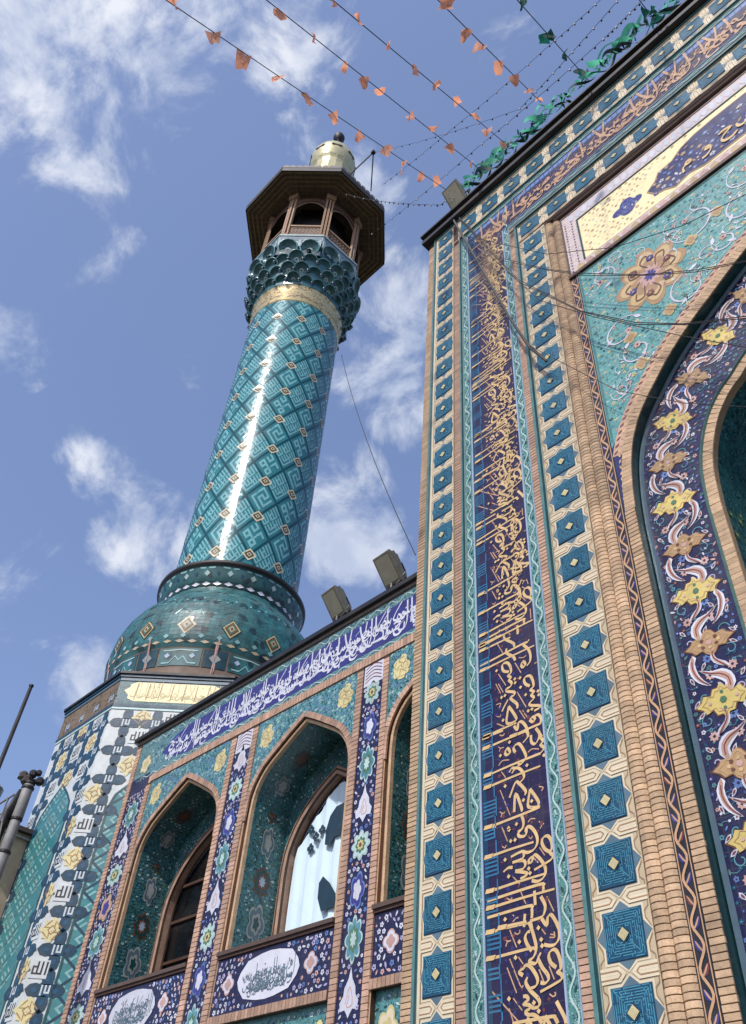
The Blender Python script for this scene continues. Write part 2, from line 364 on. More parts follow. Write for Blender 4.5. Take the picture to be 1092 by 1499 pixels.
# pen strokes: letters as written with a slanted reed pen --------------------
GL = {
 'alif': [[(0, 1.0), (.02, .5), (0, .04)]],
 'lam': [[(0, 1.0), (.02, .4), (-.02, .08), (-.14, -.04), (-.3, -.02), (-.36, .1)]],
 'lamalif': [[(.1, 1.0), (.02, .45), (-.12, .1), (-.02, -.02), (.12, .05), (-.1, .5), (-.22, .95)]],
 'nun': [[(.02, .3), (.0, .05), (-.12, -.12), (-.3, -.12), (-.42, .02), (-.42, .2)]],
 'ha': [[(-.3, .32), (-.12, .36), (.12, .26), (-.12, .12), (-.28, -.06), (-.2, -.28), (.05, -.32), (.22, -.2)]],
 'sad': [[(-.05, .05), (.12, .26), (.3, .2), (.22, .04), (-.02, .02), (-.08, .18), (-.1, .0), (-.22, -.14), (-.4, -.08), (-.44, .1)]],
 'waw': [[(.1, .2), (-.02, .26), (-.06, .14), (.08, .12), (.1, .2), (.08, -.04), (-.08, -.2), (-.26, -.22)]],
 'sin': [[(.3, .26), (.24, .06), (.12, .06), (.1, .2), (.06, .04), (-.06, .05), (-.08, .2), (-.12, .0), (-.26, -.14), (-.42, -.06), (-.44, .14)]],
 'ya': [[(.14, .3), (-.02, .32), (-.08, .18), (.08, .08), (.0, -.08), (-.22, -.12), (-.4, -.04), (-.42, .12)]],
 'ra': [[(.06, .24), (.04, .0), (-.08, -.14), (-.24, -.2)]],
 'he': [[(0, .02), (.14, .06), (.12, .24), (-.02, .36), (-.1, .18), (-.04, .03), (0, .02)]],
 'kaf': [[(.3, 1.0), (-.06, .5), (.2, .3), (.22, .06), (-.1, .02), (-.3, .04)]],
 'mim': [[(.1, .06), (.02, .2), (-.1, .14), (-.04, .02), (.1, .06), (-.2, .0), (-.24, -.3)]],
 'dal': [[(.02, .34), (.12, .1), (-.04, .0), (-.18, .04)]],
}
TALL = ['alif', 'lam', 'lamalif', 'kaf', 'alif', 'lam']
LOW = ['nun', 'ha', 'sad', 'waw', 'sin', 'ya', 'ra', 'he', 'mim', 'dal', 'nun', 'sin']
def scribe(b, T, length, height, m, w, seed, h=.008, density=1.0, tiers=2, thin=None, tall=.8):
    """a line of dense thuluth-like script; T maps (x along, y up) to the surface"""
    R = random.Random(seed); x = length - .1 * height
    def put(g, px, py, s, ww, mm, hh):
        for st in GL[g]:
            b.ribbon([T(*q) for q in catmull([(px + a * s, py + c * s) for a, c in st], 3)], ww, mm, hh, nib=rad(60))
    while x > .3 * height:
        g = R.choice(TALL if R.random() < .42 else LOW)
        put(g, x, .2 * height + R.uniform(-.03, .05) * height, (height * tall if g in TALL else height * .62), w, m, h + R.choice((0, .002)))
        if tiers > 1:
            put(R.choice(LOW), x - R.uniform(0, .2) * height, height * R.uniform(.46, .62), height * .5, w * .85, m, h + .004)
        if R.random() < .6:
            q = (x + R.uniform(-.2, .2) * height, height * R.uniform(.1, .9)); d = height * .035
            b.poly([T(q[0] - d, q[1]), T(q[0], q[1] - d), T(q[0] + d, q[1]), T(q[0], q[1] + d)], m, h + .004)
        if thin and R.random() < .6:
            q = (x + R.uniform(-.2, .2) * height, height * R.uniform(.25, .85)); d = height * .09
            b.ribbon([T(q[0] - d, q[1] - d * .6), T(q[0] + d, q[1] + d * .6)], w * .4, thin, h)
        x -= height * R.uniform(.17, .3) / density

KUF = {'allah': ["..1.1.1", "..1.1.1", "111.1.1", "1.1.1.1", "1.1.1.1", "11111.1", "......."],
       'spiral': ["1111111", "1.....1", "1.111.1", "1.1.1.1", "1.1.111", "1.1....", "1.11111"],
       'fork': ["1.1.1.1", "1.1.1.1", "1.1.1.1", "1.11111", "1......", "1111111", "......."],
       'li': ["1.1.1", "1.1.1", "1.1.1", "1.111", "1...."],
       'moh': ["111.1.1", "1.1.1.1", "111.111", "..1....", "1111111", "1.1...1", "111...1"]}
def bitmap(b, key, T, m, h):
    rows = KUF[key]; n = len(rows); k = len(rows[0])
    for r, row in enumerate(rows):
        c = 0
        while c < k:
            if row[c] == '1':
                e = c
                while e + 1 < k and row[e + 1] == '1': e += 1
                x0, x1 = c / k, (e + 1) / k; y1, y0 = 1 - (r + .08) / n, 1 - (r + .92) / n
                if e == c and False: pass
                b.poly([T(x0 + .01, y0), T(x1 - .01, y0), T(x1 - .01, y1), T(x0 + .01, y1)], m, h); c = e + 1
            else: c += 1
    for r in range(n - 1):
        for c in range(k):
            if rows[r][c] == '1' and rows[r + 1][c] == '1':
                x0, x1 = c / k, (c + 1) / k; y1, y0 = 1 - (r + .9) / n, 1 - (r + 1.1) / n
                b.poly([T(x0 + .01, y0), T(x1 - .01, y0), T(x1 - .01, y1), T(x0 + .01, y1)], m, h)
def tube(b, pts, r, m, n=6, caps=True):
    rows = []; pts = [Vector(p) for p in pts]
    for i, p in enumerate(pts):
        d = (pts[min(i + 1, len(pts) - 1)] - pts[max(i - 1, 0)]).normalized()
        u = d.cross(Vector((0, 0, 1)));
        if u.length < .05: u = d.cross(Vector((1, 0, 0)))
        u.normalize(); w = d.cross(u); rr = r[i] if isinstance(r, (list, tuple)) else r
        rows.append([]);
        for k in range(n):
            q = p + (u * cos(2 * pi * k / n) + w * sin(2 * pi * k / n)) * rr; b.v.append(tuple(q)); rows[-1].append(len(b.v) - 1)
    for i in range(len(rows) - 1):
        for k in range(n): b.face((rows[i][k], rows[i][(k + 1) % n], rows[i + 1][(k + 1) % n], rows[i + 1][k]), m)
    if caps: b.face(rows[0][::-1], m); b.face(rows[-1], m)
def lathe(b, cx, cy, prof, m, n=48):
    rows = []
    for (r, z) in prof:
        rows.append([])
        for k in range(n): b.v.append((cx + r * cos(2 * pi * k / n), cy + r * sin(2 * pi * k / n), z)); rows[-1].append(len(b.v) - 1)
    for i in range(len(rows) - 1):
        for k in range(n): b.face((rows[i][k], rows[i][(k + 1) % n], rows[i + 1][(k + 1) % n], rows[i + 1][k]), m[i] if isinstance(m, list) else m)
def wbox(b, c, ax, ay, az, sx, sy, sz, m):     # free box: centre, axes, half sizes
    c = Vector(c); ids = []
    for i in (-1, 1):
        for j in (-1, 1):
            for k in (-1, 1): b.v.append(tuple(c + ax * sx * i + ay * sy * j + az * sz * k)); ids.append(len(b.v) - 1)
    for f in ((0, 1, 3, 2), (4, 6, 7, 5), (0, 4, 5, 1), (2, 3, 7, 6), (0, 2, 6, 4), (1, 5, 7, 3)): b.face([ids[i] for i in f], m)
X3, Y3, Z3 = Vector((1, 0, 0)), Vector((0, 1, 0)), Vector((0, 0, 1))
def P3(x, y, Yp):             # point of the place seen at photo pixel x, y on the upright plane at depth Yp
    d = pixdir(x, y); d = d * (Yp / d[1]); return Vector((d[0], d[1], d[2] + EYE))
def P3d(x, y, dist):
    d = pixdir(x, y) * dist; return Vector((d[0], d[1], d[2] + EYE))

# ------------------------------------------------------------------ ground
b = MB(); S_ = 900
b.v = [(-S_, -S_, 0), (S_, -S_, 0), (S_, S_, 0), (-S_, S_, 0)]; b.face((0, 1, 2, 3), 'paving')
b.build('ground', kind='structure')

# ================================================================== portal
S = 7 / 12
def PF(u, v, h): return (u * S, 7 - h, v * S + EYE)
GZ = -EYE / S
portal = thing('portal', 'towering tiled portal with blue star panels, gold lettered band and pointed arch', 'portal', (-7.07, 7, 0))
UC = 1.8
A0h = [(-5.8, GZ), (-5.8, 3), (-5.8, 8), (-5.8, 12.2), (-5.76, 13.0), (-5.67, 13.8), (-5.53, 14.42), (-5.3, 15.0), (-5.02, 15.45), (-4.71, 15.84), (-4.4, 16.22), (-3.98, 16.66), (-3.45, 17.12), (-2.99, 17.46), (-2.6, 17.76), (-2.2, 18.05), (-1.8, 18.31), (-.6, 19.05), (.6, 19.75), (UC, 20.4)]
A1h = [(-4.47, GZ), (-4.47, 3), (-4.47, 8), (-4.47, 11.9), (-4.4, 12.88), (-4.21, 13.64), (-3.94, 14.25), (-3.58, 14.74), (-3.2, 15.06), (-2.77, 15.46), (-1.6, 16.3), (-.4, 17.1), (.7, 17.75), (UC, 18.3)]
A0h = A0h[:3] + catmull(A0h[3:], 3); A1h = A1h[:3] + catmull(A1h[3:], 3)
mirror = lambda L: L + [(2 * UC - x, y) for x, y in reversed(L[:-1])]
A0 = mirror(A0h); A1 = mirror(A1h)
def offs(path, o):            # offset of a path to the left of travel (outwards for the arches)
    n = len(path); R = []
    for i, p in enumerate(path):
        a = path[max(i - 1, 0)]; c = path[min(i + 1, n - 1)]
        d1 = (p[0] - a[0], p[1] - a[1]) if i else (c[0] - p[0], c[1] - p[1]); d2 = (c[0] - p[0], c[1] - p[1]) if i < n - 1 else d1
        l1, l2 = math.hypot(*d1), math.hypot(*d2); n1 = (-d1[1] / l1, d1[0] / l1); n2 = (-d2[1] / l2, d2[0] / l2)
        mx, my = n1[0] + n2[0], n1[1] + n2[1]; q = mx * n1[0] + my * n1[1]; R.append((p[0] + mx / q * o, p[1] + my / q * o))
    return R
def along(path, step, s0=0):  # points every step of arc length with tangent angle
    out = []; s = -s0
    for a, c in zip(path[:-1], path[1:]):
        l = math.hypot(c[0] - a[0], c[1] - a[1]); t = -s
        while t < l:
            if t >= 0: out.append((a[0] + (c[0] - a[0]) * t / l, a[1] + (c[1] - a[1]) * t / l, math.atan2(c[1] - a[1], c[0] - a[0])))
            t += step
        s = -(t - l)
    return out
RE = 2 * UC + 12.12          # right end
TOP = 31.55
b = MB(PF)
b.tess([[(-12.12, GZ), (-12.12, TOP), (RE, TOP), (RE, GZ)] + [(x, y) for x, y in reversed(A0)]], 'mortar', 0)
D4 = -4.5
for (u0, u1) in ((-12.12, -12.12), (RE, RE)): b.face([b.P(u0, GZ, 0), b.P(u0, TOP, 0), b.P(u0, TOP, D4), b.P(u0, GZ, D4)], 'brick_clay')
b.face([b.P(-12.12, TOP, 0), b.P(RE, TOP, 0), b.P(RE, TOP, D4), b.P(-12.12, TOP, D4)], 'dark_stone')
b.face([b.P(-12.12, GZ, D4), b.P(RE, GZ, D4), b.P(RE, TOP, D4), b.P(-12.12, TOP, D4)], 'dark_stone')
b.build('wall', portal)
# intrados of the outer arch, navy ring plane, inner recess
b = MB(PF); H1 = -.175
for p, q in zip(A0[:-1], A0[1:]): b.face([b.P(*p, 0), b.P(*q, 0), b.P(*q, H1), b.P(*p, H1)], 'teal_dark')
A0i = offs(A0, -.06)
b.sweep(A0, [(-.10, H1 + .002), (-.06, H1 + .03), (-.02, H1 + .03), (0, H1 + .002)], 'star_grey')
b.build('arch_reveal', portal)
b = MB(PF); b.tess([A0 + list(reversed(A1))], 'navy', H1); b.build('arch_band', portal)
b = MB(PF)
A1i = offs(A1, -.22)
b.sweep(A1, [(.0, H1 - .0), (.0, H1 + .035), (-.03, H1 + .045), (-.05, H1 + .012)], 'teal_mould')
b.sweep(offs(A1, -.27), [(.05, H1 + .004), (0, H1 + .004), (0, H1 - .1)], 'brick_clay')
b.build('inner_arch_moulding', portal)
H2 = -3.2; A2 = offs(A1, -.27)
b = MB(PF)
for p, q in zip(A2[:-1], A2[1:]): b.face([b.P(*p, H1 - .1), b.P(*q, H1 - .1), b.P(*q, H2), b.P(*p, H2)], 'teal_floral')
b.tess([A2], 'teal_floral', H2)
jamb = b.build('iwan_recess', portal)
# painted florals on the visible jamb of the recess (depth along d, height v)
u_j = A2[0][0]
def JF(d, v, h): return ((u_j * S + h), 7 - H1 + .1 + d * S, v * S + EYE)
b = MB(JF)
for k in range(16):
    v = 4.2 + k * .9
    for d in (.9, 2.3, 3.7):
        flower(b, d + (k % 2) * .5, v, .17, 'medal_tan' if (k + int(d)) % 2 else 'flower_teal', 'flower_red', .006, 7)
b_box = (0, 5, 3, 16)
scatter(b, b_box, .34, [('flower_teal', 'navy'), ('leaf_green', 'ochre_tile'), ('teal_spandrel', 'navy')], seed=21)
for d in (1.5, 3.0): b.poly([(d - .015, 2), (d + .015, 2), (d + .015, 16), (d - .015, 16)], 'brick_rust', .004)
b.build('jamb_florals', portal, kind='stuff')

# --- brick courses ---------------------------------------------------------
CR = .104
def brick_mesh(w, prof, m, name):
    """one brick: width w, height of a course, front following a profile of (across, proud)"""
    me_b = MB(); jt = .0085
    h2 = CR * S / 2 - jt / 2
    n = len(prof); top = []; bot = []
    for (x, p) in prof:
        top.append((x * w * S, -p, h2)); bot.append((x * w * S, -p, -h2))
    base = [(prof[0][0] * w * S, .02), (prof[-1][0] * w * S, .02)]
    V = []; 
    def a(p): V.append(p); return len(V) - 1
    c = .0025
    T1 = [a((p[0], p[1] + c, p[2])) for p in top]; B1 = [a((p[0], p[1] + c, p[2])) for p in bot]
    T2 = [a((p[0], p[1], p[2] - c)) for p in top]; B2 = [a((p[0], p[1], p[2] + c)) for p in bot]
    TB = [a((base[0][0], .02, h2)), a((base[1][0], .02, h2))]; BB = [a((base[0][0], .02, -h2)), a((base[1][0], .02, -h2))]
    me_b.v = V
    for i in range(n - 1):
        me_b.face((B2[i], B2[i + 1], T2[i + 1], T2[i]), m); me_b.face((T2[i], T2[i + 1], T1[i + 1], T1[i]), m); me_b.face((B1[i], B1[i + 1], B2[i + 1], B2[i]), m)
    me_b.face(B1[::-1] + [BB[0], BB[1]], m); me_b.face(T1 + [TB[1], TB[0]], m)
    me_b.face([B1[0], B2[0], T2[0], T1[0], TB[0], BB[0]], m); me_b.face([BB[1], TB[1], T1[-1], T2[-1], B2[-1], B1[-1]], m)
    return me_b
FLAT = [(-.5, .006), (.5, .006)]
ROLL = [(-.5, .004), (-.34, .030), (0, .042), (.34, .030), (.5, .004)]
def brick_column(uc, w, z0, z1, prof, m, nparts=0, h=0.0, first=None):
    """nearest nparts courses one by one, the rest of the column as one part"""
    src = brick_mesh(w, prof, m, 'brick'); n = int((z1 - z0) / CR); proto = None
    T = MB()
    for i in range(n):
        v = z0 + (i + .5) * CR; j = rnd.uniform(-.0015, .0015); du = rnd.uniform(-.002, .002)
        if i < nparts:
            x, y, z = uc * S + du, 7 - h + j, v * S + EYE
            if proto is None: proto = src.build('brick', portal); 
            o = proto if i == 0 else inst(proto, portal, (0, 0, 0))
            o.location = Vector((x, y, z)) - LOC['portal']
            if i == 0:   # build() took the thing's place off the vertices: put it back
                me = o.data; me.transform(Matrix.Translation(LOC['portal']))
        else:
            k = len(T.v); T.v += [(p[0] + uc * S + du, p[1] + 7 - h + j, p[2] + v * S + EYE) for p in src.v]
            T.f += [tuple(q + k for q in f) for f in src.f]; T.m += [T.mi(m)] * len(src.f)
    if T.v: T.build('brick_column', portal, kind='stuff')
brick_column(-6.725, .262, 2.6, 26.0, ROLL, 'brick_clay', 100, .0)
brick_column(-6.455, .262, 2.6, 25.8, ROLL, 'brick_clay', 100, .0)
brick_column(-5.92, .235, 2.6, 12.6, FLAT, 'brick_clay', 100, .012)
brick_column(-11.98, .275, 2.6, 31.2, FLAT, 'brick_clay', 0, .0)
brick_column(-10.65, .27, 2.6, 29.8, FLAT, 'brick_pink', 0, .0)
brick_column(-8.14, .21, 2.6, 27.4, FLAT, 'brick_pink', 0, .0)
# voussoir-like edge bricks that follow the two arches
def arch_bricks(path, w, h, m, step, s0, name, inward=False):
    T = MB(PF)
    for (x, y, a) in along(path, step, s0):
        if x > 6: continue
        nx, ny = -sin(a), cos(a); hw = step / 2 * .93; j = rnd.uniform(-.001, .002)
        q = [(x - cos(a) * hw, y - sin(a) * hw), (x + cos(a) * hw, y + sin(a) * hw)]
        c = [q[0], q[1], (q[1][0] + nx * w, q[1][1] + ny * w), (q[0][0] + nx * w, q[0][1] + ny * w)]
        i0 = [T.P(p[0], p[1], h - .02) for p in c]; i1 = [T.P(p[0], p[1], h + .008 + j) for p in c]
        T.face(i1, m)
        for k in range(4): T.face((i0[k], i0[(k + 1) % 4], i1[(k + 1) % 4], i1[k]), m)
    return T.build(name, portal, kind='stuff')
arch_bricks(A0, .235, .012, 'brick_clay', CR, 12.62 - GZ, 'arch_edge_bricks')
arch_bricks(offs(A1, -.265), .215, H1 + .006, 'brick_clay', CR * 1.12, 3 - GZ, 'inner_arch_bricks')

# --- star panel bands --------------------------------------------------------
PIT = 1.0545
def star_unit(name, wid, pitch, hw, hh, horiz=False):
    """returns prototype objects (strap, star panel with its diamond) centred on the origin, in wall axes"""
    def F0(u, v, h):
        return (v * S, -h, u * S) if horiz else (u * S, -h, v * S)
    g = MB(F0); W2, P2 = wid / 2, pitch / 2 * .9985
    g.box(-W2, W2, -P2, P2, -.01, .006, 'cream_glaze')
    # eight pointed star outline in pale cream then grey-blue points
    def star(rx, ry, k): return [(-hw * k, -hh * k), (-hw * .42 * k, -hh * k), (0, -ry), (hw * .42 * k, -hh * k), (hw * k, -hh * k), (hw * k, -hh * .42 * k), (rx, 0), (hw * k, hh * .42 * k), (hw * k, hh * k), (hw * .42 * k, hh * k), (0, ry), (-hw * .42 * k, hh * k), (-hw * k, hh * k), (-hw * k, hh * .42 * k), (-rx, 0), (-hw * k, -hh * .42 * k)]
    g.poly(star(W2 * .985, P2 * .985, 1.14), 'cream_light', .009)
    g.poly(star(W2 * .97, P2 * .93, 1.03), 'star_grey', .012)
    for s in (-1, 1):       # fingers between two stars, from either edge
        for t in (-1, 1):
            e = P2; x0 = W2 * .98 * s; tip = W2 * .10 * s; a = pitch * .1
            g.poly([(x0, t * e), (x0, t * (e - a)), (tip + W2 * .2 * s, t * (e - a)), (tip, t * e)], 'cream_light', .014)
            g.ribbon([(x0, t * (e - a * .5)), (tip + W2 * .28 * s, t * (e - a * .5)), (tip + W2 * .16 * s, t * e)], .02, 'strap_brown', .016)
            g.ribbon([(x0 * .965, t * (e - a)), (x0 * .965, t * hh * .98), (s * hw * 1.16, t * hh * .8), (s * hw * 1.16, t * hh * .52), (W2 * .96 * s, t * .05)], .014, 'strap_brown', .015)
    st = g.build(name + '_a', None)
    p = MB(F0); p.box(-hw, hw, -hh, hh, 0, .022, 'star_blue', ch=.004)
    R = random.Random(5)
    for q in range(7):      # maze of thin pale lines
        f = .94 - q * .105
        a, c = hw * f, hh * f
        segs = [((-a, -c), (a, -c)), ((a, -c), (a, c)), ((a, c), (-a, c)), ((-a, c), (-a, -c))]
        for (p0, p1) in segs:
            cuts = sorted([0, 1] + [R.uniform(.1, .9) for _ in range(3)])
            for c0, c1 in zip(cuts[:-1], cuts[1:]):
                if c1 - c0 < .08: continue
                g0 = (p0[0] + (p1[0] - p0[0]) * (c0 + .02), p0[1] + (p1[1] - p0[1]) * (c0 + .02)); g1 = (p0[0] + (p1[0] - p0[0]) * (c1 - .02), p0[1] + (p1[1] - p0[1]) * (c1 - .02))
                if R.random() < .88: p.ribbon([g0, g1], .014, 'star_blue_line', .025)
                if q < 6 and R.random() < .5: p.ribbon([g1, (g1[0] * (1 - .105 / f), g1[1] * (1 - .105 / f))], .014, 'star_blue_line', .025)
    d = hw * .29
    p.poly([(-d * 1.3, 0), (0, -d * 1.3), (d * 1.3, 0), (0, d * 1.3)], 'star_deep', .028)
    pn = p.build(name + '_b', None)
    c = MB(F0); c.poly([(-d, 0), (0, -d * 1.02), (d, 0), (0, d * 1.02)], 'ochre_tile', .034)
    for r_ in (.6, .3): c.ribbon([(-d * r_, 0), (0, -d * r_), (d * r_, 0), (0, d * r_)], .01, 'cream_light', .036, closed=True)
    cn = c.build(name + '_c', None)
    return st, pn, cn
def star_band(centres, wid, pitch, hw, hh, horiz=False):
    st, pn, cn = star_unit('star', wid, pitch, hw, hh, horiz); L = LOC['portal']
    for i, (u, v) in enumerate(centres):
        w = Vector(PF(u, v, 0)) - L
        if i == 0: a, p, c = st, pn, cn; a.parent = p.parent = portal
        else: a = inst(st, portal, w); p = inst(pn, portal, w); c = cn.copy(); COL.objects.link(c)
        a.name = 'strapwork'; p.name = 'star_panel'; c.name = 'centre_diamond'
        a.location = w; p.location = w + Vector((rnd.uniform(-.003, .003), rnd.uniform(-.002, .001), rnd.uniform(-.003, .003))); p.rotation_euler = (rnd.uniform(-.012, .012), rnd.uniform(-.012, .012), rnd.uniform(-.012, .012)); c.parent = p; c.location = (0, 0, 0)
star_band([(-11.225, 4.598 - PIT + k * PIT) for k in range(27)], .83, PIT, .335, .34)
star_band([(-7.37, 3.507 + k * 1.0565) for k in range(22)], 1.0, 1.0565, .345, .35)
star_band([(-10.05 + k * 1.0545, 30.72) for k in range(14)], 1.3, PIT, .40, .365, True)
star_band([(-7.41 + k * 1.11, 26.86) for k in range(11)], 1.0, 1.11, .34, .37, True)

# --- mouldings that run up, turn the corner and go across -----------------------
def moulding(u, z, w, m, name, prof=None, hgt=.05, ledge=True):
    b = MB(PF); prof = prof or [(0, 0), (0, hgt * .5), (w * .25, hgt), (w * .75, hgt), (w, hgt * .5), (w, 0)]
    b.sweep([(u, GZ), (u, z), (2 * UC - u, z), (2 * UC - u, GZ)], [(-o, h) for o, h in prof], ['teal_dark', 'star_grey', 'teal_mould', 'teal_dark', 'turq_pale'] if m == 'teal_mould' else m)
    b.build(name, portal)
def band(u, z, w, m, name, h=.006):
    b = MB(PF); b.sweep([(u, GZ), (u, z), (2 * UC - u, z), (2 * UC - u, GZ)], [(0, 0), (0, h), (-w, h), (-w, 0)], m); b.build(name, portal)
moulding(-11.84, 31.54, .14, 'teal_mould', 'outer_moulding', hgt=.04)
moulding(-11.70, 31.40, .06, 'cream_light', 'outer_fillet', hgt=.02)
moulding(-10.52, 29.98, .11, 'teal_mould', 'lettering_outer_moulding', hgt=.05)
band(-10.40, 29.87, .25, 'turquoise_band', 'arabesque_border')
moulding(-10.15, 29.62, .045, 'pale_blue', 'lettering_fillet', hgt=.02)
band(-10.10, 29.57, 1.56, 'navy_text', 'lettering_band')
moulding(-8.545, 28.01, .045, 'pale_blue', 'lettering_fillet', hgt=.02)
band(-8.50, 27.97, .235, 'turquoise_band', 'arabesque_border')
moulding(-8.27, 27.74, .025, 'pale_blue', 'lettering_fillet', hgt=.02)
moulding(-8.03, 27.50, .15, 'teal_mould', 'lettering_inner_moulding', hgt=.06)
b = MB(PF); b.box(-8.24, 2 * UC + 8.24, 27.5, 27.71, 0, .006, 'brick_pink'); b.build('brick_fillet', portal)
b = MB(PF); b.box(-10.78, 2 * UC + 10.78, 29.98, 30.06, 0, .02, 'brick_pink')
b.box(-11.6, 2 * UC + 11.6, 31.36, 31.5, 0, .01, 'cream_glaze'); b.build('brick_fillet', portal)
# horizontal run of the double brick roll, its underside shade painted in as dark brown
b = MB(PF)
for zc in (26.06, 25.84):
    b.sweep([(-6.72 if zc > 26 else -6.46, zc - .11), (-6.72 if zc > 26 else -6.46, zc - .11)][:1] + [(2 * UC + 6.7, zc - .11)], [(.21, .004), (.18, .05), (.11, .075), (.04, .05), (0, .004)], 'brown_wood_shaded_brick')
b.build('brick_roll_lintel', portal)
# scroll border: dark lines, gold vine and navy leaves
sb0 = -6.32
def scroll_line(b, pts_fn, length, s, m1='gold_thin', w=.04):
    n = int(length / .07); b.ribbon([pts_fn(i * length / n, .5 + .33 * sin(i * length / n * 2 * pi / .62)) for i in range(n + 1)], w, m1, .012)
    k = 0; t = .155
    while t < length:
        sg = 1 if k % 2 == 0 else -1; c = pts_fn(t, .5 - .16 * sg); d = pts_fn(t + .05, .5 - .16 * sg); a = math.atan2(d[1] - c[1], d[0] - c[0])
        leafm(b, c[0], c[1], .1, a + .5 * sg, 'violet' if k % 3 else 'flower_red', .011)
        b.ribbon(catmull([pts_fn(t - .1, .5 + .3 * sg), pts_fn(t - .02, .5 - .05 * sg), pts_fn(t + .07, .5 - .3 * sg)], 3), w * .7, m1, .013, taper=True)
        t += .31; k += 1
b = MB(PF)
b.sweep([(sb0, GZ), (sb0, 22.15)], [(0, 0), (0, .008), (-.265, .008), (-.265, 0)], 'tower_black')
for o, m_ in ((.03, 'gold_thin'), (.235, 'gold_thin')): b.ribbon([(sb0 + o, 2.6), (sb0 + o, 22.1)], .018, m_, .011)
scroll_line(b, lambda t, a: (sb0 + .035 + a * .195, 2.8 + t), 19.2, 1)
b.build('scroll_border', portal)
b = MB(PF)
P5 = offs(A0, .24); i0 = next(i for i, p in enumerate(P5) if p[1] > 14.3)
P5 = [(-5.83, 14.25)] + P5[i0:]
b.sweep(P5, [(.0, .0), (0, .009), (.25, .009), (.25, 0)], 'brick_pink')
for (x, y, a) in along(P5, .19, .1):
    nx, ny = -sin(a), cos(a); leafm(b, x + nx * .08, y + ny * .08, .075, a + .6, 'flower_ochre', .013); leafm(b, x + nx * .17, y + ny * .17, .07, a - .7, 'flower_red', .013)
infill = [(-6.05, 12.3), (-6.02, 12.6), (-5.985, 13.1), (-5.90, 13.85), (-5.83, 14.3), (-5.74, 14.6), (-5.95, 14.85), (-6.05, 14.75)]
b.tess([infill], 'navy_soft', .0055)
for q in range(9): leafm(b, -5.99 + .012 * q, 13.0 + q * .18, .06, 1.2 + .6 * (q % 2), 'flower_ochre' if q % 2 else 'flower_pink', .0085)
b.build('arch_scroll_border', portal)

# --- spandrel ---------------------------------------------------------------
P6 = offs(A0, .49); j0 = next(i for i, p in enumerate(P6) if p[1] > 14.9 and p[0] > -5.98)
sp_poly = [(-6.05, 22.05), (-6.05, 14.6), (-5.95, 14.75)] + P6[j0:-j0] + [(2 * UC + 5.95, 14.75), (2 * UC + 6.05, 14.6), (2 * UC + 6.05, 22.05)]
b = MB(PF); b.tess([sp_poly], 'turquoise', .006); b.build('spandrel', portal)
b = MB(PF)
b.ribbon([(-6.0, 22.0), (-6.0, 14.8)], .05, 'teal_mould', .012); b.ribbon([(-6.0, 21.98), (9, 21.98)], .05, 'teal_mould', .012)
b.build('spandrel_fillet', portal)
def medallion(b, cx, cy, rx, ry, mats_, h=.008, lob=6, a=0):
    k = (1, .86, .55, .34, .16)
    for i, m_ in enumerate(mats_):
        b.poly([(cx + x * cos(a) - y * sin(a), cy + x * sin(a) + y * cos(a)) for x, y in lobed(0, 0, rx * k[i], ry * k[i], lob, .2 if i < 3 else .3)], m_, h + i * .0025)
b = MB(PF); reg = [(p[0], p[1]) for p in sp_poly]
meds = [(-4.1, 19.75, .95, 1.25)]
medallion(b, -4.1, 19.75, .92, 1.15, ['medal_tan', 'flower_ochre', 'medal_tan', 'flower_pink', 'violet'], .01, 8)
for q in range(8):
    a = 2 * pi * q / 8; b.ribbon(catmull([(-4.1 + .3 * cos(a), 19.75 + .36 * sin(a)), (-4.1 + .6 * cos(a + .3), 19.75 + .75 * sin(a + .3)), (-4.1 + .72 * cos(a), 19.75 + .92 * sin(a)), (-4.1 + .55 * cos(a - .2), 19.75 + .7 * sin(a - .2))], 3), .035, 'medal_brown', .0205)
for k in range(6):
    a = 2 * pi * k / 6 + .3; flower(b, -4.1 + .55 * cos(a), 19.75 + .72 * sin(a), .13, 'violet' if k % 2 else 'flower_red', 'flower_ochre', .024, 6)
b.build('spandrel_medallion', portal)
b = MB(PF)
spir = [(-5.2, 18.3, .55, .4), (-4.9, 17.3, .42, 2.2), (-3.3, 18.3, .6, 1.2), (-2.7, 20.7, .7, 3.0), (-5.35, 21.1, .45, 5), (-1.5, 19.9, .6, .5), (-1.2, 21.1, .5, 2), (-5.4, 16.3, .3, 1), (.3, 20.9, .6, 1), (-2.2, 19.1, .35, 2.4), (1.8, 21.4, .4, 1)]
RS = random.Random(33)
spir += [(RS.uniform(-5.9, 2.5), RS.uniform(15.2, 21.8), RS.uniform(.16, .3), RS.uniform(0, 6)) for _ in range(90)]
for (cx, cy, r, ph) in spir:
    pts = [(cx + r * (1 - t * .055) * cos(ph + t * .5), cy + r * 1.1 * (1 - t * .055) * sin(ph + t * .5)) for t in range(12)]
    pts = [p for p in pts if inside(p, reg)]
    if len(pts) > 3:
        b.ribbon(catmull(pts, 3), .05 if r > .32 else .028, 'flower_white' if r > .25 else 'turq_pale', .012, taper=True)
        flower(b, pts[-1][0], pts[-1][1], .12 if r > .32 else .07, 'flower_pink' if r > .22 else 'ochre_tile', 'flower_red', .014)
        for q in (0, len(pts) // 2): leafm(b, pts[q][0], pts[q][1], .14 if r > .32 else .07, rnd.random() * 6, 'flower_white', .014)
for (x, y) in ((-5.0, 17.9), (-3.9, 17.95), (-2.9, 20.0), (-4.9, 16.75), (-2.1, 20.4), (-.4, 20.4)): medallion(b, x, y, .17, .2, ['ochre_tile', 'flower_ochre', 'medal_tan'], .013, 4)
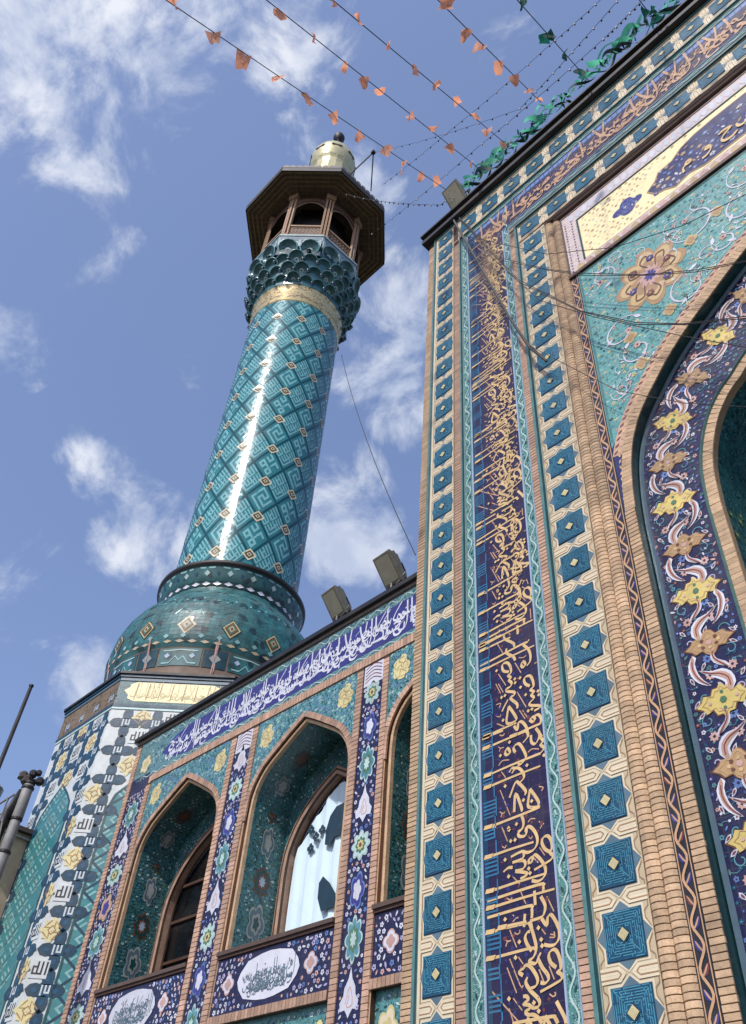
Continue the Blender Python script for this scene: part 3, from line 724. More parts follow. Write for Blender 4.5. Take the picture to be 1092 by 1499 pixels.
scatter(b, (-6.0, 3.6, 15, 22), .19, [('teal_dark', 'turquoise'), ('turq_pale', 'medal_tan'), ('flower_teal', 'teal_dark'), ('ochre_tile', 'medal_tan'), ('flower_pink', 'violet'), ('leaf_green', 'turq_pale')], reg, [(-4.1, 19.75, .9, 1.15)], 3, (.2, .36), .0085, 'turq_pale')
b.build('spandrel_florals', portal, kind='stuff')

# --- inscription panel above the arch ----------------------------------------
b = MB(PF)
b.sweep([(-6.31, 22.08), (9.9, 22.08)], [(.13, 0), (.13, .05), (0, .05), (0, 0)], 'brown_wood_shaded_brick')
b.build('panel_sill', portal)
b = MB(PF); b.box(-6.31, 9.9, 22.2, 25.7, 0, .004, 'bead_ground'); b.box(-5.72, 9.3, 22.62, 24.93, .004, .008, 'yellow_ground'); b.build('inscription_panel', portal)
b = MB(PF); b.sweep([(-5.76, 22.62), (-5.76, 24.97), (9.3, 24.97)], [(0, 0), (0, .02), (-.06, .02), (-.06, 0)], 'teal_dark')
b.sweep([(-6.3, 22.2), (-6.3, 25.65), (9.3, 25.65)], [(0, 0), (0, .012), (-.05, .012), (-.05, 0)], 'brown_wood_shaded_brick')
b.build('panel_fillet', portal)
b = MB(PF)
for i in range(60): 
    b.poly(lobed(-5.9 + i * .24, 25.3, .1, .19, 4, .2, 12), 'flower_white', .008)
    b.poly(lobed(-5.9 + i * .3, 22.4, .12, .15, 5, .25, 15), 'flower_pink' if i % 2 else 'flower_ochre', .01)
for i in range(18):
    for uu in (-6.16, -5.93): b.poly(ring(uu, 22.4 + i * .16, .035, 6), 'medal_brown' if i % 2 else 'navy_soft', .008)
b.build('panel_beads', portal, kind='stuff')
b = MB(PF)      # dark cartouche with its gold lettering
cart = [(-3.5, 23.5), (-3.2, 23.75), (-3.05, 24.05), (-2.6, 24.1), (-2.25, 24.4), (-1.8, 24.55), (-1.2, 24.6), (5, 24.6), (5, 22.75), (-1.2, 22.75), (-1.9, 22.72), (-2.3, 22.9), (-2.75, 22.75), (-3.05, 23.0), (-3.3, 23.1)]
b.tess([cart], 'navy_soft', .013)
b.ribbon(cart, .05, 'medal_tan', .014, closed=True)
scatter(b, (-3.4, 4.9, 22.8, 24.5), .26, [('flower_blue', 'flower_white'), ('medal_tan', 'flower_white'), ('flower_white', 'violet'), ('violet', 'flower_white')], cart, (), 5, (.26, .4), .016)
b.build('cartouche', portal)
b = MB(PF)
scribe(b, lambda x, y: (-2.9 + x, 23.0 + y), 7.0, 1.35, 'gold_letter', .085, 31, .024, .55, 1)
b.build('cartouche_lettering', portal, kind='stuff')
b = MB(PF)
b.poly(lobed(-4.15, 23.6, .42, .36, 4, .3, 24), 'violet', .012); scatter(b, (-4.5, -3.8, 23.3, 23.95), .14, [('flower_white', 'violet'), ('flower_blue', 'navy')], None, (), 6, (.3, .42), .015)
scatter(b, (-5.65, 1, 22.7, 24.9), .22, [('flower_ochre', 'medal_tan'), ('cream_light', 'medal_tan'), ('medal_tan', 'cream_light')], None, [(-4.15, 23.6, .45, .4), (-.9, 23.6, 2.7, 1.1)], 8, (.2, .34), .0095, 'medal_tan')
b.build('panel_florals', portal, kind='stuff')

# --- arch band: medallions, forked leaves, small flowers ------------------------
mid = [((p[0] + q[0]) / 2, (p[1] + q[1]) / 2) for p, q in []]
MIDP = offs(A0h, -.69)
pts = along(MIDP, 1.0, 0)
def arclen_at(z):   # arc length along MIDP to reach height z
    s = 0
    for a, c in zip(MIDP[:-1], MIDP[1:]):
        l = math.hypot(c[0] - a[0], c[1] - a[1])
        if c[1] >= z: return s + l * (z - a[1]) / (c[1] - a[1])
        s += l
s_ref = arclen_at(4.45); meds = along(MIDP, 1.147, s_ref)
avoid = []
LEAFA = [(-.16, -.52), (-.30, -.36), (-.26, -.12), (-.1, .02), (.1, .04), (.34, .16), (.16, -.04), (.02, -.16), (-.1, -.3), (-.08, -.44)]
LEAFB = [(-.12, .5), (-.02, .36), (-.06, .2), (-.2, .08), (-.26, -.05), (-.14, .0), (.02, .14), (.06, .3), (.0, .46)]
LEAFC = [(.34, .5), (.46, .3), (.44, .05), (.34, -.14), (.2, -.26), (.1, -.3), (.22, -.14), (.3, .06), (.32, .3), (.27, .42)]
bf = MB(PF)
for i, (x, y, a) in enumerate(meds):
    r = a - pi / 2; gold = i % 2 == 0 and True
    gold = (i % 2 == 1)
    b = MB(PF)
    if gold:
        sh = [(.49, 0), (.38, .07), (.33, .17), (.2, .13), (.15, .24), (.06, .24), (0, .33), (-.06, .24), (-.15, .24), (-.2, .13), (-.33, .17), (-.38, .07), (-.49, 0), (-.38, -.07), (-.33, -.17), (-.2, -.13), (-.15, -.24), (-.06, -.24), (0, -.33), (.06, -.24), (.15, -.24), (.2, -.13), (.33, -.17), (.38, -.07)]
        b.poly(rot(sh, r, x, y, 1.1, 1.1), 'medal_brown', H1 + .006); b.poly(rot(sh, r, x, y), 'medal_gold', H1 + .009)
        b.ribbon(rot([(px * .78, py * .78) for px, py in sh], r, x, y), .014, 'medal_tan', H1 + .0115, closed=True); b.poly(rot(ring(0, 0, .065, 6), r, x, y), 'leaf_green', H1 + .014)
        for q in range(4): b.poly(rot(ring(.24 * cos(q * pi / 2), .15 * sin(q * pi / 2), .035, 5), r, x, y), 'leaf_green' if q % 2 else 'flower_pink', H1 + .0145)
    else:
        tn = [(.46, 0), (.34, .07), (.28, .15), (.14, .13), (.08, .22), (0, .27), (-.08, .22), (-.14, .13), (-.28, .15), (-.34, .07), (-.46, 0), (-.34, -.07), (-.28, -.15), (-.14, -.13), (-.08, -.22), (0, -.27), (.08, -.22), (.14, -.13), (.28, -.15), (.34, -.07)]
        b.poly(rot(tn, r, x, y, 1.1), 'medal_brown', H1 + .006); b.poly(rot(tn, r, x, y), 'medal_tan', H1 + .009); b.ribbon(rot([(px * .8, py * .8) for px, py in tn], r, x, y), .016, 'flower_ochre', H1 + .0115, closed=True)
        for q in range(8): b.poly(rot(ring(.18 * cos(q * pi / 4), .1 * sin(q * pi / 4), .04, 5), r, x, y), 'medal_brown' if q % 2 else 'flower_ochre', H1 + .013)
        b.poly(rot(ring(0, 0, .06, 6), r, x, y), 'flower_pink', H1 + .013)
    b.build('band_medallion', portal)
    avoid.append((x, y, .44, .36))
for i, (x, y, a) in enumerate(along(MIDP, 1.147, s_ref + .573)):
    r = a - pi / 2; f = -1 if i % 2 else 1
    b = MB(PF)
    for LF in (LEAFA, LEAFB, LEAFC):
        lc_ = (sum(p[0] for p in LF) / len(LF), sum(p[1] for p in LF) / len(LF)); LG = [(lc_[0] + (p[0] - lc_[0]) * .86, lc_[1] + (p[1] - lc_[1]) * .86) for p in LF]; q = catmull([(px * f * 1.08, py) for px, py in LG] + [(LG[0][0] * f * 1.08, LG[0][1])], 2)[:-1]; ctr = (sum(p[0] for p in q) / len(q), sum(p[1] for p in q) / len(q))
        b.tess([rot(q, r, x, y)], 'flower_white', H1 + .0075)
        ctr = (q[0][0] * .3 + q[len(q) // 2][0] * .7, q[0][1] * .3 + q[len(q) // 2][1] * .7)
        n_q = len(q); q2 = [(p[0] * .76 + q[(n_q - i_) % n_q][0] * .24, p[1] * .76 + q[(n_q - i_) % n_q][1] * .24) for i_, p in enumerate(q)]
        b.tess([rot(q2, r, x, y)], 'leaf_blush', H1 + .0105)
        b.ribbon(rot([((q2[i_][0] + q2[n_q - i_][0]) / 2, (q2[i_][1] + q2[n_q - i_][1]) / 2) for i_ in range(2, n_q // 2)], r, x, y), .02, 'flower_red', H1 + .013)
    for (sx, sy, sa_) in ((.46, -.05, 1.2), (-.44, -.2, -.9), (-.42, .42, .6), (.2, .16, 2.2), (-.02, -.3, 1.0), (.46, -.5, 2.4)):
        q = rot([(sx * f, sy)], r, x, y)[0]; leafm(bf, q[0], q[1], .085, r + sa_ * f, 'flower_white', H1 + .0068); leafm(bf, q[0], q[1], .05, r + sa_ * f, 'flower_red', H1 + .0088)
    for (sx, sy, rr_, ph_) in ((.30, -.42, .13, 0), (-.34, .30, .12, 2), (-.36, -.45, .1, 4), (.1, .52, .1, 1), (.42, .1, .09, 3)):
        sp = [(sx * f + rr_ * (1 - t * .1) * cos(ph_ + t * .8 * f), sy + rr_ * (1 - t * .1) * sin(ph_ + t * .8 * f)) for t in range(8)]
        bf.ribbon(catmull(rot(sp, r, x, y), 2), .022, 'flower_teal' if rr_ > .11 else 'flower_lilac', H1 + .0055)
    b.build('forked_leaf', portal)
    for px, py, c in ((.1, .28, 'flower_blue'), (-.3, -.0, 'flower_pink'), (.12, -.05, 'flower_pink')):
        q = rot([(px * f, py)], r, x, y)[0]; flower(bf, q[0], q[1], .1, c, 'navy', H1 + .006, 8)
        avoid.append((q[0], q[1], .08, .08))
band_reg = A0h + list(reversed(A1h))
scatter(bf, (-5.8, 1.8, 3.0, 20.2), .145, [('violet', 'flower_white'), ('flower_teal', 'navy'), ('star_blue', 'flower_pink'), ('flower_blue', 'navy'), ('flower_red', 'flower_ochre'), ('flower_pink', 'navy'), ('teal_mould', 'navy'), ('flower_white', 'flower_red'), ('star_blue', 'flower_teal'), ('navy_soft', 'flower_blue'), ('flower_blue', 'violet')], offs(A0, -.12)[:len(A0h)] + list(reversed(offs(A1, .06)[:len(A1h)])), avoid, 11, (.24, .4), H1 + .0045, 'flower_teal')
bf.build('band_florals', portal, kind='stuff')

# --- cornice ----------------------------------------------------------------
b = MB(PF)
b.box(-12.3, RE + .2, 31.55, 31.78, D4, .16, 'black_iron'); b.box(-12.22, RE + .1, 31.78, 32.05, D4, .10, 'roof_metal'); b.box(-12.34, RE + .2, 32.05, 32.16, D4, .20, 'black_iron')
b.build('cornice', portal)

# --- arabesque borders beside the lettering -------------------------------------
b = MB(PF)
for (u, w_) in ((-10.275, .16), (-8.38, .16)):
    n = 380; z0, z1 = 2.8, 29.4
    b.ribbon([(u + w_ * .42 * sin(i * .7), z0 + (z1 - z0) * i / n) for i in range(n)], .035, 'turq_pale', .011)
    for i in range(160):
        z = z0 + i * .166; s_ = 1 if i % 2 else -1
        leafm(b, u + s_ * w_ * .28, z, .06, 1.2 * s_, 'teal_dark' if i % 3 else 'turq_pale', .0105)
n = 240
for (v, w_) in ((29.74, .16), (27.85, .14)):
    b.ribbon([(-8 + 14 * i / n, v + w_ * .42 * sin(i * .7)) for i in range(n)], .035, 'turq_pale', .011)
b.build('arabesque_vine', portal, kind='stuff')

# --- the great gold inscription -------------------------------------------------
# strokes read off the photograph (enlarged crops) and laid on the wall
CROPS = [
 (700, 1350, 7.8, dict(
  g=["105,130 590,10", "590,10 640,150 670,300 640,400 590,440 620,470 670,470 700,400 725,350", "620,330 570,260 545,180 570,120 600,110", "110,430 600,300 640,320",
     "690,420 740,520 800,600 810,660 770,700 720,690", "900,520 840,470 815,400 830,340 880,315 920,360 950,460 950,540 915,570 960,600 965,650 900,700 720,800",
     "880,735 950,810 1000,890 990,940 950,960 870,900 830,920 775,970 790,1020 830,1010 840,950", "900,905 950,1000 1000,1100 1010,1160",
     "520,610 480,580 490,550 530,530 540,500 590,500 650,570 690,660 670,730 610,760", "570,630 550,690 600,780 680,860 710,920 690,970 640,980 600,960",
     "520,850 560,850 580,890 540,920 530,940 590,950 600,990 550,1020 580,1060 640,1060 700,1100 740,1160", "400,1160 560,1130 850,1080 890,1100 920,1160", "900,0 930,80 930,180 890,250 830,270 760,260"],
  t=["365,90 445,290", "365,420 490,730 520,720", "335,520 445,810", "125,750 460,1130", "700,540 755,680", "815,500 875,655", "465,400 520,480", "405,870 510,1010", "730,80 775,140", "420,120 450,140 480,120 480,90", "820,820 860,850 890,830 880,800",
     "300,180 340,220 380,210", "340,220 320,280", "820,175 870,175 880,150 830,140", "870,110 880,140"],
  d=["483,230", "733,203", "743,275", "650,925", "705,1020", "440,410", "365,880", "700,70"])),
 (700, 1210, 7.8, dict(
  g=["85,35 210,0", "520,0 500,40 465,80 480,115 540,110 560,60 560,10 610,10 670,90 685,180 650,260 580,300 520,290", "90,365 640,180", "840,10 820,60 760,85 710,80",
     "820,290 770,260 735,190 750,130 800,110 840,160 850,240 830,300 860,330 850,370 800,410 650,500", "380,350 500,290 530,310 510,370 400,415", "400,415 520,390 545,440 510,490 430,510",
     "295,520 350,475 400,470", "430,515 550,530 560,560 490,600", "590,430 585,380 630,350 620,400 600,425", "630,345 660,325 720,380 770,460 775,540 740,600 680,630 620,620",
     "780,430 860,480 890,550 870,600 800,610", "105,755 770,540", "110,855 700,665 750,690 745,760", "110,945 880,715", "720,800 770,900 760,990 720,1040 600,1080", "110,1045 580,910 620,950 620,1050",
     "240,1170 560,1090", "540,1000 530,1150", "600,1080 620,1170", "650,735 660,900", "730,1050 790,1130 800,1040 840,1010 890,1080 930,1170"],
  t=["275,10 340,170", "705,240 765,330", "490,745 550,885", "790,800 870,970", "390,560 480,660", "400,1010 430,1050 400,1090", "430,1050 465,1040", "330,820 380,840 390,810", "840,850 890,865 905,840", "280,230 310,245 325,215", "640,360 690,415", "580,120 610,140 625,110"],
  d=["383,172", "433,158", "590,485", "605,538", "320,385", "360,575", "365,45", "320,1065"])),
 (695, 1070, 7.8357, dict(
  g=["105,95 330,0", "105,215 600,5", "600,5 620,60 560,140", "650,50 655,130 700,150 745,70 740,0", "745,60 790,120 760,160 800,200 760,260", "760,260 120,530", "350,250 380,200 410,250 370,280 350,250",
     "470,250 450,200 480,160 520,155 570,230 595,310 540,380 500,390", "120,665 760,405", "400,480 430,430 460,440 430,490", "460,430 510,430 560,480 570,540 530,590", "630,480 690,330 740,330 830,460",
     "610,560 650,600 710,600 740,500 790,510 850,600 850,690 800,750 730,760", "405,770 470,600 510,600 590,690 580,740", "460,935 475,720 545,890 540,930", "640,670 615,840 640,880 720,870 735,810 640,670",
     "125,1125 700,900 730,870", "740,980 770,890 820,890 880,1000 880,1090 830,1160", "540,960 565,1050 550,1120 500,1160", "590,1160 600,1110 650,1110 700,1160"],
  t=["295,680 410,970", "310,470 360,540", "310,1100 345,1165", "280,400 320,345 400,335", "615,250 660,210 740,210", "775,830 810,805 870,810", "615,1050 650,1010 700,1010", "270,180 300,200 340,190", "300,200 285,240", "290,50 330,55 345,30", "740,640 790,650 770,690", "290,930 330,950 350,930", "320,950 305,990", "740,1040 780,1070 800,1060", "780,1070 755,1120"],
  d=["305,290", "570,800", "665,810", "490,1075", "805,285", "410,135", "360,640", "400,1120", "610,400"])),
 (695, 930, 9.1, dict(
  g=["70,150 360,0", "75,225 480,30", "75,420 620,130 700,100 730,60", "80,490 800,140", "400,0 400,50 520,110 530,160", "430,180 430,240 520,290 545,340", "650,130 720,190 750,280 740,360 700,410",
     "460,490 390,480 370,420 390,380 440,370 480,420 490,500 450,540 490,570 460,600 500,640 480,690 430,720 440,750 530,760 530,800 480,840 570,920 570,980", "450,860 370,1020",
     "460,950 430,1150 470,1180 540,1150 560,1100 460,950", "130,1365 560,1170", "530,1210 575,1265 590,1170 640,1160 700,1240 720,1360",
     "740,680 680,650 665,590 700,550 750,550 785,620 790,690 750,730 800,760 760,800 800,840 740,910 760,940 860,940 870,970 800,1010", "620,400 650,350 680,390 650,430 620,400", "680,490 720,480 770,460 830,520 880,640",
     "740,1130 780,1090 810,1120 780,1160 740,1130", "800,1080 850,1060 890,1110 880,1180", "880,1180 480,1365", "820,1240 900,1360"],
  t=["320,520 420,670", "285,650 350,780", "320,650 385,765", "570,760 690,960", "600,1000 675,1115", "640,1000 710,1105", "300,110 380,240", "540,370 620,500", "780,190 840,300", "290,1080 340,1090 350,1060", "300,1180 400,1220", "590,300 650,300 690,270", "800,380 830,360", "290,930 350,910 330,970", "840,880 880,870"],
  d=["303,480", "370,835", "415,810", "545,590", "550,640", "622,700", "390,1140", "725,1015", "775,990", "855,750", "865,800", "615,575", "690,800"])),
]
bg_, bt_ = MB(PF), MB(PF)
STROKES = []
for (ox, oy, k, dd) in CROPS:
    for kind in 'gtd':
        for s_ in dd[kind]:
            pts = []
            for q in s_.split():
                a, c = q.split(','); p = P3(ox + float(a) / k, oy + float(c) / k, 7); pts.append((p.x / S, (p.z - EYE) / S))
            STROKES.append((kind, pts))
zs = [p[1] for k, L_ in STROKES for p in L_]; ZMIN, ZMAX = min(zs), max(zs)
def lay(strokes, dz, flip=1, ux=0, span=None):
    for i, (k, L_) in enumerate(strokes):
        q = [(u + ux, (v if flip > 0 else ZMIN + ZMAX - v) + dz) for u, v in L_]
        if min(p[1] for p in q) > 28.6 or max(p[0] for p in q) > -8.55: continue
        if k == 'g':
            if len(q) == 2: q = [q[0], ((q[0][0] + q[1][0]) / 2, (q[0][1] + q[1][1]) / 2 + .01), q[1]]
            qq = catmull(q, 4); straight = len(q) == 3 and abs(q[0][0] - q[2][0]) > .5
            w = .055
            if straight:
                w = [.05 - .016 * j / len(qq) for j in range(len(qq))]
                e = q[0] if q[0][0] < q[2][0] else q[2]; bg_.poly([(e[0] - .03, e[1] - .03), (e[0] + .16, e[1] - .035), (e[0] + .2, e[1] + .04), (e[0], e[1] + .045)], 'gold_letter', .0165)
            bg_.ribbon(qq, w, 'gold_letter', .0085 + (i % 3) * .0012, nib=None if straight else rad(35))
        elif k == 't':
            bt_.ribbon(catmull(q, 3) if len(q) > 2 else q, .022, 'gold_thin', .0075)
        else:
            x, y = q[0]; d = .042; bg_.poly([(x - d, y), (x, y - d), (x + d, y), (x, y + d)], 'gold_letter', .018)
span = ZMAX - ZMIN
lay(STROKES, 0)
# higher up the band is too foreshortened to read: the same hand, in another order
for k_, L_ in list(STROKES):
    if k_ in 'td' and len(L_) < 4: STROKES.append((k_, [(min(u + .17, -8.62), v + .41) for u, v in L_]))
blocks = []
nb = 4
for i in range(nb):
    lo, hi = ZMIN + span * i / nb, ZMIN + span * (i + 1) / nb
    blocks.append((lo, hi, [s_ for s_ in STROKES if lo <= sum(p[1] for p in s_[1]) / len(s_[1]) < hi]))
z = ZMAX - .1
for j in (1, 3, 0, 2, 3, 1, 2, 0, 1, 2):
    if z > 28: break
    lo, hi, st = blocks[j]; lay(st, z - lo); z += hi - lo
lay(blocks[1][2], 3.0 - blocks[1][0] - (blocks[1][1] - blocks[1][0]) + .6)
scribe(bg_, lambda x, y: (-8.75 - y * .9, 27.9 - x), 16.2, .75, 'gold_letter', .045, 77, .014, 1.0, 1, 'gold_thin', .5)
bg_.build('gold_lettering', portal)
bt_.build('vowel_marks', portal, kind='stuff')
b = MB(PF)       # blue square script along the outer edge
b.box(-10.08, -9.98, 2.8, 29.4, .006, .0085, 'star_deep')
z = 2.9; R = random.Random(4)
while z < 29.3:
    n = R.choice((3, 4, 5)); L0 = R.uniform(.22, .3)
    for i in range(n): b.poly([(-10.06, z + i * .075), (-10.06 + L0, z + i * .075 + .0), (-10.06 + L0, z + i * .075 + .035), (-10.06, z + i * .075 + .035)], 'kufic_blue', .0105)
    b.poly([(-10.06 + L0, z), (-10.03 + L0, z), (-10.03 + L0, z + n * .075), (-10.06 + L0, z + n * .075)], 'kufic_blue', .0105)
    b.poly([(-9.8, z + n * .075), (-9.77, z + n * .075), (-9.77, z + n * .075 + .25), (-9.8, z + n * .075 + .25)], 'kufic_blue', .0105)
    z += n * .075 + R.uniform(.12, .34)
b.build('square_script', portal)
b = MB(PF)       # the inscription goes on across the top
scribe(b, lambda x, y: (-9.9 + x, 28.05 + y), 13.5, 1.25, 'gold_thin', .085, 41, .012, 1.2, 2, 'flower_pink', 1.05)
for i in range(60): b.poly([(-9.8 + i * .2, 29.3), (-9.76 + i * .2, 29.3), (-9.76 + i * .2, 29.5), (-9.8 + i * .2, 29.5)], 'kufic_blue', .0105)
b.build('upper_lettering', portal, kind='stuff')
b = MB(PF); b.box(-9.95, 4, 29.28, 29.52, .006, .0085, 'flower_blue'); b.build('upper_script_ground', portal)
b = MB(PF); scatter(b, (-9.9, 4.0, 28.05, 29.3), .2, [('medal_brown', 'flower_ochre'), ('violet', 'flower_pink'), ('flower_red', 'flower_ochre')], None, (), 15, (.2, .32), .0085)
scatter(b, (-9.75, -8.6, 3.0, 28.0), .2, [('violet', 'navy'), ('flower_red', 'medal_brown'), ('navy_soft', 'violet')], None, (), 16, (.14, .24), .0085)
b.build('lettering_florals', portal, kind='stuff')

# ================================================================== arcaded wing wall
SW = 8.2 / 12
def WF(u, v, h): return (u * SW, 8.2 - h, v * SW + EYE)
GW = -EYE / SW
wing = thing('arcade_wall', 'lower tiled wall with three pointed window niches between portal and tower', 'wall', (-14, 8.2, 0))
ARC = catmull([(-2.0, 9.4), (-1.97, 9.9), (-1.83, 10.32), (-1.52, 10.72), (-1.05, 11.04), (-.5, 11.38), (-.14, 11.58), (0, 11.66)], 2)
def arc_path(c, k, z0): L_ = [(c - 2.0 * k, z0)] + [(c + x * k, z) for x, z in ARC]; return L_ + [(2 * c - x, z) for x, z in reversed(L_[:-1])]
NICHE = [(-21.6, 1.06), (-16.14, 1.0), (-10.96, .98)]
SILL, PB, LB = 6.12, 4.78, 4.6
LA = -.1 / SW
XE = -8.9
b = MB(WF)
outer = [(-25.37, GW), (-25.37, 14.0), (XE, 14.0), (XE, GW)]
holes = [list(reversed(arc_path(c, k, SILL))) for c, k in NICHE]
low = [[(c - 2 * k, GW + 1.2), (c + 2 * k, GW + 1.2), (c + 2 * k, LB), (c - 2 * k, LB)] for c, k in NICHE]
b.tess([outer] + holes + low, 'brick_clay', 0)
b.face([b.P(-25.37, GW, 0), b.P(-25.37, GW, -3), b.P(-25.37, 14, -3), b.P(-25.37, 14, 0)], 'brick_clay')
b.face([b.P(-25.37, 14, 0), b.P(XE, 14, 0), b.P(XE, 14, -3), b.P(-25.37, 14, -3)], 'dark_stone')
b.build('wall', wing)
b = MB(WF)
b.box(-25.5, XE, 14.06, 14.2, -3.0, .12, 'black_iron'); b.box(-25.42, XE, 13.95, 14.06, -2, .04, 'roof_metal'); b.build('cornice', wing)
# long lettered frieze
b = MB(WF); b.box(-25.1, XE, 12.44, 13.93, 0, .006, 'frieze_teal'); b.build('frieze', wing)
b = MB(WF)
gnd = [(-23.6, 13.12), (-23.0, 13.5), (-22.3, 13.66), (XE, 13.66), (XE, 12.6), (-21.9, 12.6), (-22.7, 12.7), (-23.2, 12.9)]
b.tess([gnd], 'violet', .009)
b.build('frieze_ground', wing)
b = MB(WF); scribe(b, lambda x, y: (-23.3 + x, 12.62 + y), 13.4, .98, 'flower_white', .06, 51, .011, 1.7, 2, 'pale_blue', .85); b.build('frieze_lettering', wing, kind='stuff')
b = MB(WF)
scatter(b, (-25, XE, 13.64, 13.93), .14, [('turq_pale', 'teal_dark'), ('teal_dark', 'turquoise'), ('flower_teal', 'navy')], None, (), 52, (.22, .36), .0085)
scatter(b, (-25, XE, 12.42, 12.62), .14, [('turq_pale', 'teal_dark'), ('teal_dark', 'turquoise'), ('flower_teal', 'navy')], None, (), 53, (.22, .36), .0085)
scatter(b, (-25, -22.9, 12.7, 13.5), .18, [('turq_pale', 'teal_dark'), ('teal_dark', 'turquoise'), ('flower_teal', 'navy')], None, (), 54, (.22, .36), .0085)
n = 150
for vv, am in ((13.79, .08), (12.51, .05)): b.ribbon([(-24.6 + 15 * i / n, vv + am * sin(i * 1.1)) for i in range(n)], .03, 'turq_pale', .011)
medallion(b, -24.5, 13.0, .28, .3, ['ochre_tile', 'cream_light', 'ochre_tile'], .012, 5)
b.build('frieze_florals', wing, kind='stuff')
# brick string courses, built course by course
def brick_run(u0, u1, v0, v1, m, name, vertical=True, h=.03, step=.115):
    T = MB(WF)
    T.box(u0 + .004, u1 - .004, v0 + .002, v1 - .002, 0, h - .004, 'mortar')
    if vertical:
        n = int((v1 - v0) / step)
        for i in range(n): T.box(u0, u1, v0 + i * step + .006, v0 + (i + 1) * step - .006, 0, h + rnd.uniform(-.001, .001), m, ch=.003)
    else:
        n = int((u1 - u0) / step)
        for i in range(n): T.box(u0 + i * step + .006, u0 + (i + 1) * step - .006, v0, v1, 0, h + rnd.uniform(-.001, .001), m, ch=.003)
    return T.build(name, wing, kind='stuff')
brick_run(-23.85, XE, 12.18, 12.42, 'brick_pink', 'brick_course', False)
for (c, k) in NICHE:
    brick_run(c - 2.04 * k, min(c + 2.04 * k, XE), LB + .0, PB, 'brick_pink', 'brick_course', False)
# pilasters of navy tile between brick edges
PIL = [(-25.37, -25.12, -24.05, -23.8, 13.9), (-19.46, -19.22, -18.44, -18.2, 12.16), (-14.1, -13.88, -13.14, -12.95, 12.16)]
for i, (a, c, d, e, zt) in enumerate(PIL):
    brick_run(a, c, 2.2, zt if i else 13.9, 'brick_pink', 'brick_edge')
    brick_run(d, e, 2.2, 12.16, 'brick_pink', 'brick_edge')
    b = MB(WF); b.box(c, d, 2.2, 12.16 if i else 12.6, 0, .008, 'navy'); b.build('pilaster_panel', wing)
    b = MB(WF); w = d - c; cx = (c + d) / 2; av = []
    kinds = ['oval', 'tear', 'star', 'leafy']
    zc = 11.3; k = 0
    if i: 
        b.box(c + .03, d - .03, 11.55, 12.14, .008, .011, 'flower_white')
        for q in range(5): b.ribbon(catmull([(c + .08, 11.65 + q * .1), (cx, 11.75 + q * .1), (d - .08, 11.62 + q * .1)], 3), .025, 'flower_red', .013)
    while zc > 2.6:
        kd = kinds[(k + i) % 4]
        if kd == 'oval': medallion(b, cx, zc, w * .32, .42, ['turq_pale', 'flower_teal', 'leaf_green', 'turq_pale'], .011, 8); av.append((cx, zc, w * .34, .44)); st = 1.0
        elif kd == 'tear':
            b.poly(rot([(0, .52), (.07, .3), (.2, .14), (.22, .0), (.34, -.12), (.3, -.28), (.14, -.26), (.06, -.34), (0, -.42), (-.06, -.34), (-.14, -.26), (-.3, -.28), (-.34, -.12), (-.22, .0), (-.2, .14), (-.07, .3)], 0, cx, zc, w * 1.05, .95), 'flower_white', .011)
            b.ribbon(catmull([(cx - .1, zc - .15), (cx, zc + .15), (cx + .1, zc - .15), (cx - .05, zc - .2), (cx, zc)], 3), .02, 'flower_pink', .013)
            pass
            av.append((cx, zc, w * .3, .42)); st = .9
        elif kd == 'star':
            medallion(b, cx, zc, w * .36, .3, ['turq_pale', 'turq_pale', 'leaf_green', 'ochre_tile', 'medal_brown'], .011, 8); av.append((cx, zc, w * .36, .32)); st = .95
        else: medallion(b, cx, zc, w * .28, .36, ['flower_ochre', 'flower_pink', 'violet'] if i == 0 else ['flower_blue', 'violet', 'flower_white'], .011, 5); av.append((cx, zc, w * .3, .36)); st = .95
        zc -= st; k += 1
    scatter(b, (c + .02, d - .02, 2.4, 11.5 if i else 12.1), .135, [('flower_white', 'violet'), ('flower_white', 'violet'), ('flower_lilac', 'navy'), ('flower_lilac', 'violet'), ('flower_pink', 'flower_red'), ('flower_blue', 'navy')], None, av, 60 + i, (.3, .46), .0105)
    b.build('pilaster_florals', wing, kind='stuff')
